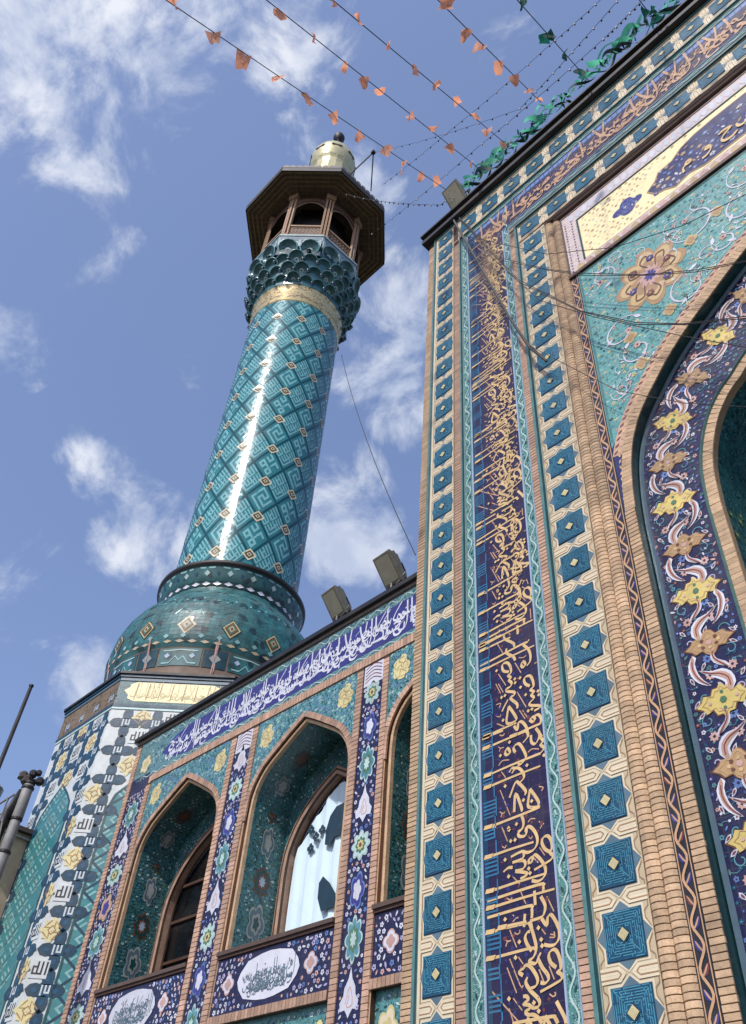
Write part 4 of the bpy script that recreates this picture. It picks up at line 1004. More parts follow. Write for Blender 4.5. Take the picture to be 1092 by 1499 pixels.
# niches
for ni, (c, k) in enumerate(NICHE):
    A = arc_path(c, k, SILL); B1 = offs(A, -.10); B2 = offs(A, -.16)
    # spandrel
    top = 12.16; uL, uR = c - 2.05 * k, min(c + 2.05 * k, XE)
    arch = [p for p in offs(A, .02) if p[1] > 9.4]
    b = MB(WF); b.tess([[(uL, top), (uL, 9.45)] + [(max(p[0], uL + .001), p[1]) for p in arch] + [(2 * c - uL, 9.45), (2 * c - uL, top)]], 'teal_spandrel', .006); b.build('spandrel', wing)
    b = MB(WF)
    for sx in (-1, 1): [(b.poly(rot(lobed(0, 0, .15, .19, 3, .3, 12), q_ * 1.1, c + sx * 1.6 * k + .13 * cos(q_ * 1.3), 11.6 + .2 * sin(q_ * 1.3)), 'tower_cream' if q_ % 2 else 'ochre_tile', .011 + q_ * .0006), b.ribbon(rot(lobed(0, 0, .09, .12, 3, .3, 8), q_, c + sx * 1.6 * k + .13 * cos(q_ * 1.3), 11.6 + .2 * sin(q_ * 1.3)), .014, 'medal_tan', .016)) for q_ in range(5)]
    spr = [(uL, top), (uL, 9.5)] + arch + [(2 * c - uL, 9.5), (2 * c - uL, top)]
    scatter(b, (uL, uR, 9.5, top), .135, [('teal_dark', 'turquoise'), ('turq_pale', 'teal_dark'), ('flower_blue', 'navy'), ('star_blue', 'turq_pale')], spr, [(c - 1.62 * k, 11.65, .2, .3), (c + 1.62 * k, 11.65, .2, .3)], 70 + ni, (.26, .42), .009, 'turq_pale')
    b.build('spandrel_florals', wing, kind='stuff')
    # brick edge of the arch and the stepped reveal
    T = MB(WF)
    for (x, y, a) in along([p for p in A if p[1] > 9.3 or True], .115, .02):
        if y < 9.3 and ni < 9 and abs(x - c) > 1.9 * k: continue
        nx, ny = -sin(a), cos(a); hw = .054; q = [(x - cos(a) * hw, y - sin(a) * hw), (x + cos(a) * hw, y + sin(a) * hw)]
        w_ = .13; cc = [(q[0][0] - nx * .03, q[0][1] - ny * .03), (q[1][0] - nx * .03, q[1][1] - ny * .03), (q[1][0] + nx * w_, q[1][1] + ny * w_), (q[0][0] + nx * w_, q[0][1] + ny * w_)]
        i0 = [T.P(p[0], p[1], -.01) for p in cc]; i1 = [T.P(p[0], p[1], .022) for p in cc]
        T.face(i1, 'brick_pink')
        for j in range(4): T.face((i0[j], i0[(j + 1) % 4], i1[(j + 1) % 4], i1[j]), 'brick_pink')
    T.build('arch_bricks', wing, kind='stuff')
    b = MB(WF); h1, h2, h3 = -.07, -.11, -.90
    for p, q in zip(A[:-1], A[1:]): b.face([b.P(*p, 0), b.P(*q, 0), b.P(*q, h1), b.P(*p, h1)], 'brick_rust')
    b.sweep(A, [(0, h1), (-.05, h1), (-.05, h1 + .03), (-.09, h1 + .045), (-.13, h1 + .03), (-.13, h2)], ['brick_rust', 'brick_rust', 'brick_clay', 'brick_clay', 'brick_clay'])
    b.build('reveal', wing)
    Aj = offs(A, -.13)
    b = MB(WF)
    for p, q in zip(Aj[:-1], Aj[1:]): b.face([b.P(*p, h2), b.P(*q, h2), b.P(*q, h3), b.P(*p, h3)], 'teal_floral')
    # back wall with the window arch cut in it
    kk = k * .86
    WA = [(c - 1.70 * k, SILL + .05)] + catmull([(c - 1.74 * k, 8.2), (c - 1.68 * k, 8.8), (c - 1.42 * k, 9.4), (c - 1.0 * k, 9.9), (c - .5 * k, 10.28), (c, 10.56)], 2)
    WA = WA + [(2 * c - x, y) for x, y in reversed(WA[:-1])]
    b.tess([Aj + [], list(reversed(WA))], 'teal_floral', h3)
    b.build('niche', wing)
    b = MB(WF)
    b.sweep(WA, [(.16, h3), (.16, h3 + .03), (.09, h3 + .05), (.06, h3 + .02), (.03, h3 + .05), (-.04, h3 + .03), (-.05, h3 - .02)], ['brick_pink', 'brick_pink', 'brown_wood_shaded_brick', 'brick_pink', 'brick_pink', 'brown_wood_shaded_brick'])
    h4 = h3 - .16
    WB = offs(WA, -.05)
    for p, q in zip(WB[:-1], WB[1:]): b.face([b.P(*p, h3 - .02), b.P(*q, h3 - .02), b.P(*q, h4), b.P(*p, h4)], 'brick_pink')
    b.build('window_surround', wing)
    # jamb and soffit florals
    uj = Aj[0][0]
    def JW(d, v, h): return (uj * SW + h, 8.2 - h2 + d, v * SW + EYE)
    b = MB(JW); av = []
    dm = .40
    for (zc, rx, rz, ms) in ((6.95, .17, .44, ['sage', 'star_grey', 'sage', 'teal_dark']), (7.95, .17, .34, ['medal_brown', 'teal_dark', 'medal_brown', 'pale_blue']), (8.95, .13, .4, ['sage', 'star_grey', 'sage']), (9.75, .13, .26, ['medal_brown', 'teal_dark', 'medal_brown'])):
        medallion(b, dm, zc, rx, rz, ms, .008, 8 if ms[0] == 'medal_brown' else 5); av.append((dm, zc, rx, rz))
    q0 = len(b.v)
    scatter(b, (.04, .76, 6.2, 10.0), .105, [('flower_teal', 'teal_dark'), ('teal_spandrel', 'navy'), ('teal_dark', 'flower_teal'), ('turq_pale', 'teal_dark'), ('leaf_green', 'navy')], None, av, 80 + ni, (.22, .38), .006, 'flower_teal')
    b.build('jamb_florals', wing, kind='stuff')
    top_ = [p for p in Aj if p[1] > 9.35]; cum = [0]
    for p, q in zip(top_[:-1], top_[1:]): cum.append(cum[-1] + math.hypot(q[0] - p[0], q[1] - p[1]))
    def SFm(d, s_, h):
        s_ = min(max(s_, 0), cum[-1] - 1e-4); k_ = max(i for i in range(len(cum)) if cum[i] <= s_); k_ = min(k_, len(top_) - 2)
        t = (s_ - cum[k_]) / (cum[k_ + 1] - cum[k_]); p, q = top_[k_], top_[k_ + 1]; l = math.hypot(q[0] - p[0], q[1] - p[1])
        u = p[0] + (q[0] - p[0]) * t + (q[1] - p[1]) / l * h / SW; v = p[1] + (q[1] - p[1]) * t - (q[0] - p[0]) / l * h / SW
        return (u * SW, 8.2 - h2 + d, v * SW + EYE)
    b = MB(SFm); av = []
    for s_, ms in ((1.1, ['sage', 'star_grey', 'sage']), (2.0, ['medal_brown', 'teal_dark', 'medal_brown'])):
        for ss in (s_, cum[-1] - s_): medallion(b, dm, ss, .15, .26, ms, .008, 6); av.append((dm, ss, .16, .28))
    scatter(b, (.04, .76, .05, cum[-1] - .05), .105, [('flower_teal', 'teal_dark'), ('teal_spandrel', 'navy'), ('turq_pale', 'teal_dark'), ('leaf_green', 'navy')], None, av, 180 + ni, (.22, .38), .006, 'flower_teal')
    b.build('soffit_florals', wing, kind='stuff')
    b = MB(WF)     # spandrel of the window arch
    wr = list(Aj); scatter(b, (c - 1.9 * k, c + 1.9 * k, 6.3, 11.6), .12, [('flower_teal', 'teal_dark'), ('turq_pale', 'teal_dark'), ('leaf_green', 'navy')], list(reversed(WA)) + list(Aj), (), 190 + ni, (.22, .36), h3 + .006)
    for sx in (-1, 1):
        for (x, z_, r) in ((1.35, 10.1, .15), (.8, 10.62, .17), (.3, 11.05, .14)): b.poly(rot(ring(0, 0, r * .6, 8, r * 1.4), sx * .8, c + sx * x * k, z_), 'star_grey', h3 + .01)
    b.build('window_spandrel_medallions', wing, kind='stuff')
    # niche floor and sill
    b = MB(WF)
    b.box(uL + .02, min(2 * c - uL - .02, XE), SILL - .09, SILL, h4, .07, 'sill_stone'); b.box(uL + .03, min(2 * c - uL - .03, XE), SILL - .16, SILL - .09, 0, .04, 'brown_wood_shaded_brick')
    b.build('sill', wing)
    if ni < 2:
        b = MB(WF); fx = c - 1.5 if ni else c - .6; b.box(fx, fx + .42, SILL + .001, SILL + .16, -.62, -.2, 'black_iron', ch=.01); b.build('sill_box', wing)
    # panel under the sill
    b = MB(WF); b.box(c - 2.02 * k + .0, min(c + 2.02 * k, XE), PB, SILL - .16, 0, .006, 'navy'); b.build('apron_panel', wing)
    if True:
        b = MB(WF); cc = (c - .06, 5.38)
        sh = [(cc[0] + 1.07 * sx * a, cc[1] + .47 * sy * d_) for (a, d_, sx, sy) in [(1, 0, 1, 1), (.93, .35, 1, 1), (.72, .8, 1, 1), (.3, .97, 1, 1), (0, 1.02, 1, 1), (.3, .97, -1, 1), (.72, .8, -1, 1), (.93, .35, -1, 1), (1, 0, -1, 1), (.93, .35, -1, -1), (.72, .8, -1, -1), (.3, .97, -1, -1), (0, 1.02, 1, -1), (.3, .97, 1, -1), (.72, .8, 1, -1), (.93, .35, 1, -1)]]
        if ni < 2:
            b.poly(sh, 'flower_white', .0135); b.build('cartouche', wing)
            b = MB(WF); scribe(b, lambda x, y: (cc[0] - .85 + x, cc[1] - .3 + y), 1.8, .6, 'strap_brown' if ni == 5 else 'star_grey', .02, 90 + ni, .017, 1.9, 2, None, .8)
            scribe(b, lambda x, y: (cc[0] - .7 + x, cc[1] - .36 + y), 1.4, .42, 'star_grey', .018, 95 + ni, .0195, 1.8, 1, None, .8)
            b.build('cartouche_lettering', wing, kind='stuff')
        b = MB(WF); av = [(cc[0], cc[1], 1.12, .5)] if ni < 2 else []
        for sx in (-1, 1):
            medallion(b, cc[0] + sx * 1.42, cc[1], .2, .2, ['flower_pink', 'flower_white', 'flower_pink'], .0105, 4); av.append((cc[0] + sx * 1.42, cc[1], .22, .22))
        scatter(b, (c - 2.0 * k, min(c + 2.0 * k, XE), PB + .02, SILL - .18), .15, [('flower_white', 'violet'), ('flower_lilac', 'navy'), ('flower_white', 'navy'), ('flower_lilac', 'violet'), ('flower_blue', 'navy'), ('flower_pink', 'flower_red')], None, av, 100 + ni, (.3, .46), .0095)
        b.build('apron_florals', wing, kind='stuff')
    # next storey down: recessed teal panel
    b = MB(WF); x0, x1 = c - 2 * k, min(c + 2 * k, XE); zb = GW + 1.2
    b.tess([[(x0, zb), (x1, zb), (x1, LB), (x0, LB)]], 'teal_spandrel', -.09)
    for (p, q) in (((x0, zb), (x0, LB)), ((x0, LB), (x1, LB)), ((x1, LB), (x1, zb))): b.face([b.P(*p, 0), b.P(*q, 0), b.P(*q, -.09), b.P(*p, -.09)], 'brown_wood_shaded_brick')
    scatter(b, (x0, x1, 2.6, LB), .18, [('teal_dark', 'turquoise'), ('turq_pale', 'teal_dark'), ('leaf_green', 'turq_pale')], None, (), 110 + ni, (.2, .36), -.084)
    medallion(b, c + 1.62 * k, 3.9, .26, .4, ['ochre_tile', 'cream_light', 'ochre_tile'], -.078, 5); medallion(b, c - 1.62 * k, 3.9, .26, .4, ['ochre_tile', 'cream_light', 'ochre_tile'], -.078, 5)
    b.build('lower_panel', wing)
    # window
    b = MB(WF); b.tess([WB], 'glass_dark', h4 - .03); wf = b.build('window_glass', wing)
    b = MB(WF)
    if ni != 1:
        for zz in (7.1, 8.2, 9.2): b.box(c - 1.66 * k, c + 1.66 * k, zz - .04, zz + .04, h4 - .03, h4 + .02, 'brown_wood_shaded_brick')
        for xx in (0,): b.box(c + xx - .04, c + xx + .04, SILL, 10.0, h4 - .03, h4 + .03, 'brown_wood_shaded_brick')
    b.sweep(WB, [(0, h4), (0, h4 + .03), (-.05, h4 + .03), (-.05, h4)], 'brown_wood_shaded_brick'); wf.parent = b.build('window_frame', wing)

# pale printed cloth hanging in the middle window
c, k = NICHE[1]; hc = -1.02
cloth = thing('curtain', 'pale blue-white cloth with dark leaf prints filling the middle window niche', 'curtain', (c * SW, 9.3, SILL * SW + EYE))
b = MB(WF)
cols = 44; zt = 10.3
def hem(u): 
    t = abs(u - c) / (1.64 * k)
    return min(zt, 8.6 + 1.85 * max(0, 1 - t) ** .75)
rows_ = []
for i in range(cols + 1):
    u = c - 1.62 * k + 3.24 * k * i / cols; col_ = []
    for j in range(13): col_.append(b.P(u, SILL + .02 + (hem(u) - SILL) * j / 12, hc + .022 * sin(i * .9) + .01 * sin(i * 2.3 + j * .3)))
    rows_.append(col_)
for i in range(cols):
    for j in range(12): b.face((rows_[i][j], rows_[i + 1][j], rows_[i + 1][j + 1], rows_[i][j + 1]), 'curtain_cloth')
b.build('cloth', cloth, smooth=True)
b = MB(WF); kx = 8.2 / 9.3
def lp(x, y): p = P3(x, y, 9.28); return (p.x / SW, (p.z - EYE) / SW)
for (x, y, r) in ((463, 1218, 7), (479, 1218, 7), (462, 1245, 6), (470, 1228, 5)):
    p0 = lp(x, y)
    for q in range(4): b.poly(ring(p0[0] + .07 * cos(q * pi / 2), p0[1] + .07 * sin(q * pi / 2), .065, 7), 'curtain_print', hc + .062 + q * .0012)
b.tess([[lp(*q) for q in ((512, 1178), (500, 1184), (491, 1198), (485, 1218), (483, 1240), (490, 1241), (497, 1228), (512, 1222))]], 'curtain_print', hc + .064)
b.tess([[lp(*q) for q in ((481, 1286), (475, 1296), (473, 1318), (478, 1338), (496, 1330), (500, 1312), (491, 1296))]], 'curtain_print', hc + .066)
b.build('leaf_print', cloth, kind='stuff')

# ================================================================== octagonal tower
HT = 11.5 + EYE; TC = Vector((-19.412, 10.948, 0)); AP = 3.419; SD = 2.832
tower = thing('octagonal_tower', 'octagonal tower tiled in white, teal and cream kufic patterns with a gold lettered cartouche', 'tower', (TC.x, TC.y, 0))
def OF(kdeg, ap=AP):
    n = Vector((cos(rad(kdeg)), sin(rad(kdeg)), 0)); t = Vector((-n.y, n.x, 0))
    return lambda u, v, h: tuple(TC + n * (ap + h) + t * u + Z3 * (v + EYE))
def octa(b, ap, z0, z1, m, top=None, bot=None, c=TC):
    R_ = ap / cos(pi / 8); r0 = [(c.x + R_ * cos(pi / 8 + i * pi / 4), c.y + R_ * sin(pi / 8 + i * pi / 4)) for i in range(8)]
    i0 = []; i1 = []
    for p in r0: b.v.append((p[0], p[1], z0)); i0.append(len(b.v) - 1); b.v.append((p[0], p[1], z1)); i1.append(len(b.v) - 1)
    for i in range(8): j = (i + 1) % 8; b.face((i0[i], i0[j], i1[j], i1[i]), m)
    if top: b.face(i1, top)
    if bot: b.face(i0[::-1], bot)
b = MB(); octa(b, AP, 0, HT - .02, 'tower_white', 'dark_stone'); b.build('wall', tower)
b = MB(); octa(b, AP + .09, HT - .02, HT + .05, 'black_iron', 'black_iron', 'black_iron'); octa(b, AP + .05, HT - .10, HT - .02, 'tower_teal', None, 'tower_teal'); b.build('cornice', tower)
for kd in range(0, 360, 45):
    vis = kd in (270, 315)
    F_ = OF(kd); b = MB(F_)
    ft = SD / 2
    b.box(-ft, ft, 10.58, 11.38, 0, .012, 'tower_brown' if kd == 270 else 'teal_floral')
    b.box(-ft, ft, 11.30, 11.37, .012, .03, 'star_grey'); b.box(-ft, ft, 10.56, 10.64, .012, .03, 'tower_teal')
    b.box(-ft, ft, 10.50, 10.56, 0, .02, 'turq_pale')
    b.build('frieze_panel', tower)
    # arched field
    b = MB(F_); zt = 8.75; hw = .80
    field = [(-hw, -1), (-hw, zt - .75), (-hw * .88, zt - .42), (-hw * .55, zt - .15), (0, zt + .2), (hw * .55, zt - .15), (hw * .88, zt - .42), (hw, zt - .75), (hw, -1)]
    b.poly(field, 'tower_field', .006)
    b.sweep(field, [(.03, .004), (.03, .012), (-.025, .012), (-.025, .004)], 'teal_dark')
    o = b.build('arched_panel', tower)
    if not vis: continue
    b = MB(F_)
    pf, qf = .40, .62
    for i in range(-14, 22):
        for sg in (-1, 1):
            seg = []
            for j in range(60):
                u = -hw + 2 * hw * j / 59; v = i * qf + sg * (u / pf) * qf * .5 * 1.0
                if v > 2.0 and inside((u, v), field): seg.append((u, v))
                else:
                    if len(seg) > 2: b.ribbon([seg[0], seg[-1]], .055, 'tower_teal' if kd == 315 else 'teal_mould', .009 + (.001 if sg > 0 else 0))
                    seg = []
            if len(seg) > 2: b.ribbon([seg[0], seg[-1]], .055, 'tower_teal' if kd == 315 else 'teal_mould', .009 + (.001 if sg > 0 else 0))
    cnt = 0
    for i in range(6, 30):
        for j in (-2, -1, 0, 1, 2):
            cu, cv = j * pf, i * qf * .5
            if (i + j) % 2 or not inside((cu, cv), field) or cv < 2.4: continue
            ex, ey = pf * .9 / 2, qf * .45 / 2
            def TT(x, y, cu=cu, cv=cv, ex=ex, ey=ey): x = (x - .5) * 1.5; y = (y - .5) * 1.5; return (cu + (x - y) * ex * 1.1, cv + (x + y) * ey * 1.1)
            bitmap(b, 'fork' if cnt % 2 else 'spiral', TT, 'tower_field_lt', .0085); cnt += 1
    b.build('field_pattern', tower, kind='stuff')
# medallions, petals and kufic squares: one of each, then copies
def oct_proto(fn, name):
    g = MB(lambda u, v, h: (h, u, v)); fn(g); o = g.build(name, None); return o
q8 = lambda r, m_=.36: [(r, 0), (r * m_ * 1.35, r * m_ * .55), (r * m_, r * m_), (r * m_ * .55, r * m_ * 1.35), (0, r), (-r * m_ * .55, r * m_ * 1.35), (-r * m_, r * m_), (-r * m_ * 1.35, r * m_ * .55), (-r, 0), (-r * m_ * 1.35, -r * m_ * .55), (-r * m_, -r * m_), (-r * m_ * .55, -r * m_ * 1.35), (0, -r), (r * m_ * .55, -r * m_ * 1.35), (r * m_, -r * m_), (r * m_ * 1.35, -r * m_ * .55)]
def f_white(g):
    g.box(-.215, .215, -.2, .2, .0, .012, 'tower_white', ch=.003); bitmap(g, 'allah', lambda x, y: ((x - .5) * .36, (y - .5) * .34), 'tower_black', .014)
def f_cream(g):
    g.poly(rot([(.33, 0), (.2, .1), (.2, .2), (.1, .2), (0, .33), (-.1, .2), (-.2, .2), (-.2, .1), (-.33, 0), (-.2, -.1), (-.2, -.2), (-.1, -.2), (0, -.33), (.1, -.2), (.2, -.2), (.2, -.1)], 0), 'tower_cream', .010)
    for a in range(4): g.ribbon(rot([(.05, .05), (.05, .2), (.14, .12), (.22, .05)], a * pi / 2), .028, 'tower_orange', .0125)
    g.ribbon([(.1, 0), (0, .1), (-.1, 0), (0, -.1)], .026, 'tower_orange', .0145, closed=True); g.poly([(.04, 0), (0, .04), (-.04, 0), (0, -.04)], 'cream_light', .015)
def f_petal(g):
    g.poly([(.2, 0), (.12, .1), (0, .125), (-.1, .1), (-.13, 0), (-.1, -.1), (0, -.125), (.12, -.1)], 'tower_teal', .011)
    g.poly([(.06, 0), (.03, .045), (-.03, .045), (-.06, 0), (-.03, -.045), (.03, -.045)], 'star_blue', .0135)
def f_sq(g):
    g.poly([(.25, 0), (0, .25), (-.25, 0), (0, -.25)], 'tower_teal', .006)
    g.box(-.115, .115, -.115, .115, 0, .011, 'star_blue', ch=.003); bitmap(g, 'li', lambda x, y: ((x - .5) * .19, (y - .5) * .19), 'tower_white', .013)
protos = {n_: oct_proto(f, n_) for n_, f in (('kufic_tile', f_white), ('star_tile', f_cream), ('petal_tile', f_petal), ('square_tile', f_sq))}
used = set()
def put(n_, kd, u, v, ra=0):
    src = protos[n_]; n = Vector((cos(rad(kd)), sin(rad(kd)), 0)); t = Vector((-n.y, n.x, 0))
    o = src if n_ not in used else inst(src, tower, (0, 0, 0))
    if n_ not in used: src.parent = tower; used.add(n_)
    o.location = n * AP + t * u + Z3 * (v + EYE) + n * .001
    o.rotation_euler = (Matrix.Rotation(rad(kd), 3, 'Z') @ Matrix.Rotation(ra, 3, 'X')).to_euler()
    o.scale = (1, .84, .84) if n_ in ('star_tile', 'kufic_tile') else (1, 1, 1)
P_ = .727
for kd in (270, 315):
    for r in range(-9, 3):
        zc = 9.41 + r * P_
        for ci in (-.97, -.243, .484, 1.211):
            if kd == 270 and ci == -.97 and False: continue
            full = zc > 9.3
            near = abs(ci) > .9 or full
            if near and abs(ci) < 1.3:
                if ci > 1.2 and not full: ci = 1.05
                put('square_tile', kd, ci, zc)
                for a in range(4):
                    pu, pv = ci + .21 * cos(a * pi / 2), zc + .21 * sin(a * pi / 2)
                    if abs(pu) < 1.36 and pv < 10.45: put('petal_tile', kd, pu, pv, a * pi / 2)
        for cu in (-.606, .12, .85, -1.33, 1.33):
            if zc > 9.3 or abs(cu) > 1.2:
                pass
        zm = min(zc - P_ / 2, 10.28)
        for j, cu in enumerate((-1.2, -.606, .12, .85, 1.2)):
            full = zm > 9.0
            if (cu in (-1.2, 1.2) and not full) or (full and abs(cu) < 1.1):
                if zm < 10.5: put('kufic_tile' if (r + j + (kd // 45)) % 2 else 'star_tile', kd, cu, zm)
b = MB(OF(315))
sh = [(-1.25, 11.02), (-1.12, 11.12), (-1.12, 11.2), (-.95, 11.27), (.95, 11.27), (1.12, 11.2), (1.12, 11.12), (1.25, 11.02), (1.12, 10.9), (1.12, 10.8), (.95, 10.73), (-.95, 10.73), (-1.12, 10.8), (-1.12, 10.9)]
b.poly(sh, 'yellow_ground', .018); b.build('gold_cartouche', tower)
b = MB(OF(315)); scribe(b, lambda x, y: (-1.1 + x, 10.76 + y), 2.3, .5, 'ochre_tile', .018, 130, .021, 1.6, 1, None, .85)
for i in range(7): b.ribbon([(-.95 + i * .3, 10.78), (-.93 + i * .3, 11.24)], .012, 'medal_tan', .0285)
b.build('cartouche_lettering', tower, kind='stuff')

# ================================================================== minaret
mn = thing('minaret', 'tall round minaret with turquoise kufic lattice shaft and roofed octagonal gallery', 'minaret', (TC.x, TC.y, HT))
cx, cy = TC.x, TC.y
z0 = lambda z: z + EYE
# bulb
prof = [(2.96, 11.56), (2.97, 12.0), (2.98, 12.3), (2.99, 12.36), (2.99, 12.44), (3.0, 12.7), (3.06, 12.78), (3.1, 13.05), (3.11, 13.45), (3.06, 13.85), (2.94, 14.25), (2.74, 14.65), (2.48, 14.98), (2.24, 15.2), (2.12, 15.38), (2.10, 15.5)]
b = MB(); lathe(b, cx, cy, [(r, z0(z)) for r, z in prof], ['bulb_brown'] * 5 + ['bulb_teal'] * 10, 72); b.build('bulb', mn, smooth=True)
prof = [(2.10, 15.48), (2.13, 15.52), (2.13, 15.62), (2.16, 15.66), (2.22, 15.85), (2.28, 16.1), (2.30, 16.16), (2.36, 16.2), (2.37, 16.3), (2.30, 16.34), (1.9, 16.34)]
b = MB(); lathe(b, cx, cy, [(r, z0(z)) for r, z in prof], ['teal_dark', 'teal_dark', 'teal_dark', 'bulb_teal', 'bulb_teal', 'teal_dark', 'black_iron', 'black_iron', 'dark_stone', 'dark_stone'], 72); b.build('rim', mn, smooth=True)
def radfn(pr):
    def f(z):
        for (r0, a), (r1, c_) in zip(pr[:-1], pr[1:]):
            if a <= z <= c_: return r0 + (r1 - r0) * (z - a) / ((c_ - a) or 1)
        return pr[-1][0]
    return f
def CYL(fr_):
    def f(th, z, h):     # th in degrees, surface of revolution
        r = fr_(z) + h; return (cx + r * cos(rad(th)), cy + r * sin(rad(th)), z0(z))
    return f
bulbR = radfn([(2.96, 11.56), (2.97, 12.0), (2.98, 12.3), (3.0, 12.7), (3.06, 12.78), (3.1, 13.05), (3.11, 13.45), (3.06, 13.85), (2.94, 14.25), (2.74, 14.65), (2.48, 14.98), (2.24, 15.2), (2.12, 15.38)])
rimR = radfn([(2.13, 15.5), (2.13, 15.62), (2.16, 15.66), (2.22, 15.85), (2.28, 16.1), (2.30, 16.16)])
b = MB(CYL(rimR))
for i in range(40):      # diamond chain and small panels round the rim
    t = i * 9; b.poly([(t - 3.6, 15.57), (t, 15.64), (t + 3.6, 15.57), (t, 15.5)], 'flower_white', .012)
    if i % 2 == 0:
        b.ribbon([(t - 6, 15.74), (t - 6, 16.08), (t + 6, 16.08), (t + 6, 15.74)], .05, 'tower_field_lt', .01, closed=False); b.poly([(t - 2.4, 15.9), (t, 16.0), (t + 2.4, 15.9), (t, 15.8)], 'turq_pale', .012)
    else: b.poly([(t - 1.5, 15.9), (t, 15.98), (t + 1.5, 15.9), (t, 15.82)], 'star_blue', .012)
b.build('rim_pattern', mn, kind='stuff')
b = MB(CYL(bulbR))
for i in range(56):
    t = i * 360 / 56; b.poly([(t - 2.4, 12.84), (t, 12.89), (t + 2.4, 12.84), (t, 12.79)], 'cream_glaze', .01)
for i in range(20):
    t = i * 18 + 4
    wd = 11 if i % 2 else 6
    for q in range(6): ta, tb = t - wd + q * wd / 3, t - wd + (q + 1) * wd / 3; b.poly([(ta, 12.12), (tb, 12.12), (tb, 12.66), (ta, 12.66)], 'bulb_teal' if i % 2 else 'muqarnas_dark', .014)
    if i % 2:
        b.ribbon([(t - 9, 12.2), (t - 5, 12.2), (t - 2, 12.4), (t, 12.28), (t + 2, 12.4), (t + 5, 12.2), (t + 9, 12.2)], .04, 'tower_field_lt', .024); b.ribbon([(t - 9, 12.58), (t, 12.6), (t + 9, 12.58)], .03, 'turq_pale', .024)
        for tt in (-6.5, 6.5): b.poly([(t + tt - 1.6, 12.42), (t + tt, 12.5), (t + tt + 1.6, 12.42), (t + tt, 12.34)], 'pale_blue', .026)
    else: flower(b, t, 12.4, .9, 'flower_pink', 'bulb_brown', .02); b.poly([(t - 3, 12.4), (t, 12.56), (t + 3, 12.4), (t, 12.24)], 'sage', .024)
    for s_ in (0, .12): b.ribbon([(t - 7, 14.75 + s_), (t - 2, 14.7 + s_), (t + 2, 14.86 + s_), (t + 6, 14.82 + s_)], .022, 'tower_field_lt', .014)
    for q in range(7): b.poly([(t - 8 + q * 2.4, 14.3 + .07 * (q % 3)), (t - 6.9 + q * 2.4, 14.3 + .07 * (q % 3)), (t - 6.9 + q * 2.4, 14.36 + .07 * (q % 3)), (t - 8 + q * 2.4, 14.36 + .07 * (q % 3))], 'tower_field_lt' if q % 2 else 'teal_dark', .014)
    for q in (0, 1): b.poly([(t + 9 * q - 1.6, 13.0), (t + 9 * q, 13.07), (t + 9 * q + 1.6, 13.0), (t + 9 * q, 12.93)], 'tower_field_lt', .014)
    b.ribbon([(t - 7.5, 13.75), (t - 4.5, 13.98), (t, 13.82), (t + 4.5, 13.98), (t + 7.5, 13.75)], .02, 'muqarnas', .014)
b.build('bulb_pattern', mn, kind='stuff')
for i in range(16):      # square medallions on the bulb
    t = i * 22.5 - 27; b = MB(CYL(bulbR))
    for k_, (s_, m_) in enumerate(((1, 'teal_dark'), (.86, 'ochre_tile'), (.7, 'medal_brown'), (.48, 'leaf_green'), (.3, 'cream_glaze'), (.16, 'medal_brown'))):
        b.poly([(t - 5.2 * s_, 13.34), (t, 13.34 + .34 * s_), (t + 5.2 * s_, 13.34), (t, 13.34 - .34 * s_)], m_, .012 + k_ * .004)
    b.build('diamond_tile', mn)
# shaft
shaftR = lambda z: 2.01 - (z - 16.3) / 15 * .06
b = MB(); lathe(b, cx, cy, [(shaftR(z), z0(z)) for z in np.linspace(16.3, 31.35, 12)], 'shaft_mid', 96); b.build('shaft', mn, smooth=True)
def tile_skin(name, fr_, z_a, z_b, rows, nth, m, tilt, gap=.06, lift=.0):
    """small square tiles set round a body of revolution, none quite in line with the next"""
    R = random.Random(9); T = MB(); dz = (z_b - z_a) / rows
    for j in range(rows):
        for i in range(nth):
            t0, t1 = 360 * (i + gap / 2) / nth, 360 * (i + 1 - gap / 2) / nth; za, zc = z_a + dz * (j + gap / 2), z_a + dz * (j + 1 - gap / 2); k_ = len(T.v)
            ja, jb = R.uniform(-tilt, tilt), R.uniform(-tilt, tilt)
            for (t, z, q) in ((t0, za, -ja - jb), (t1, za, ja - jb), (t1, zc, ja + jb), (t0, zc, -ja + jb)):
                rr = fr_(z) + lift + .002 + q; T.v.append((cx + rr * cos(rad(t)), cy + rr * sin(rad(t)), z0(z)))
            T.face((k_, k_ + 1, k_ + 2, k_ + 3), m)
    return T.build(name, mn, kind='stuff')
tile_skin('shaft_tiles', shaftR, 16.36, 31.3, 128, 108, 'shaft_mid', .0016)
tile_skin('bulb_tiles', bulbR, 12.92, 15.3, 20, 130, 'bulb_teal', .0022, .07)
SF = CYL(shaftR)
HP, CP = 1.64, 30.0
zb_ = 16.97
b = MB(SF)
for i in range(12):
    for j in range(-1, 10):     # lattice bars
        for sg in (-1, 1):
            t0, zz = -25 + i * CP, zb_ + j * HP
            L_ = [(t0 + CP * q / 8, zz + sg * HP * q / 8) for q in range(9)]
            L_ = [p for p in L_ if 16.34 <= p[1] <= 31.33]
            if len(L_) > 1:
                A_ = [b.P(p[0], p[1] + .08, .0055 + .001 * sg) for p in L_]; B_ = [b.P(p[0], p[1] - .08, .0055 + .001 * sg) for p in L_]
                for q in range(len(L_) - 1): b.face((B_[q], B_[q + 1], A_[q + 1], A_[q]), 'shaft_dark')
b.build('lattice', mn, kind='stuff', smooth=True)
b = MB(SF)
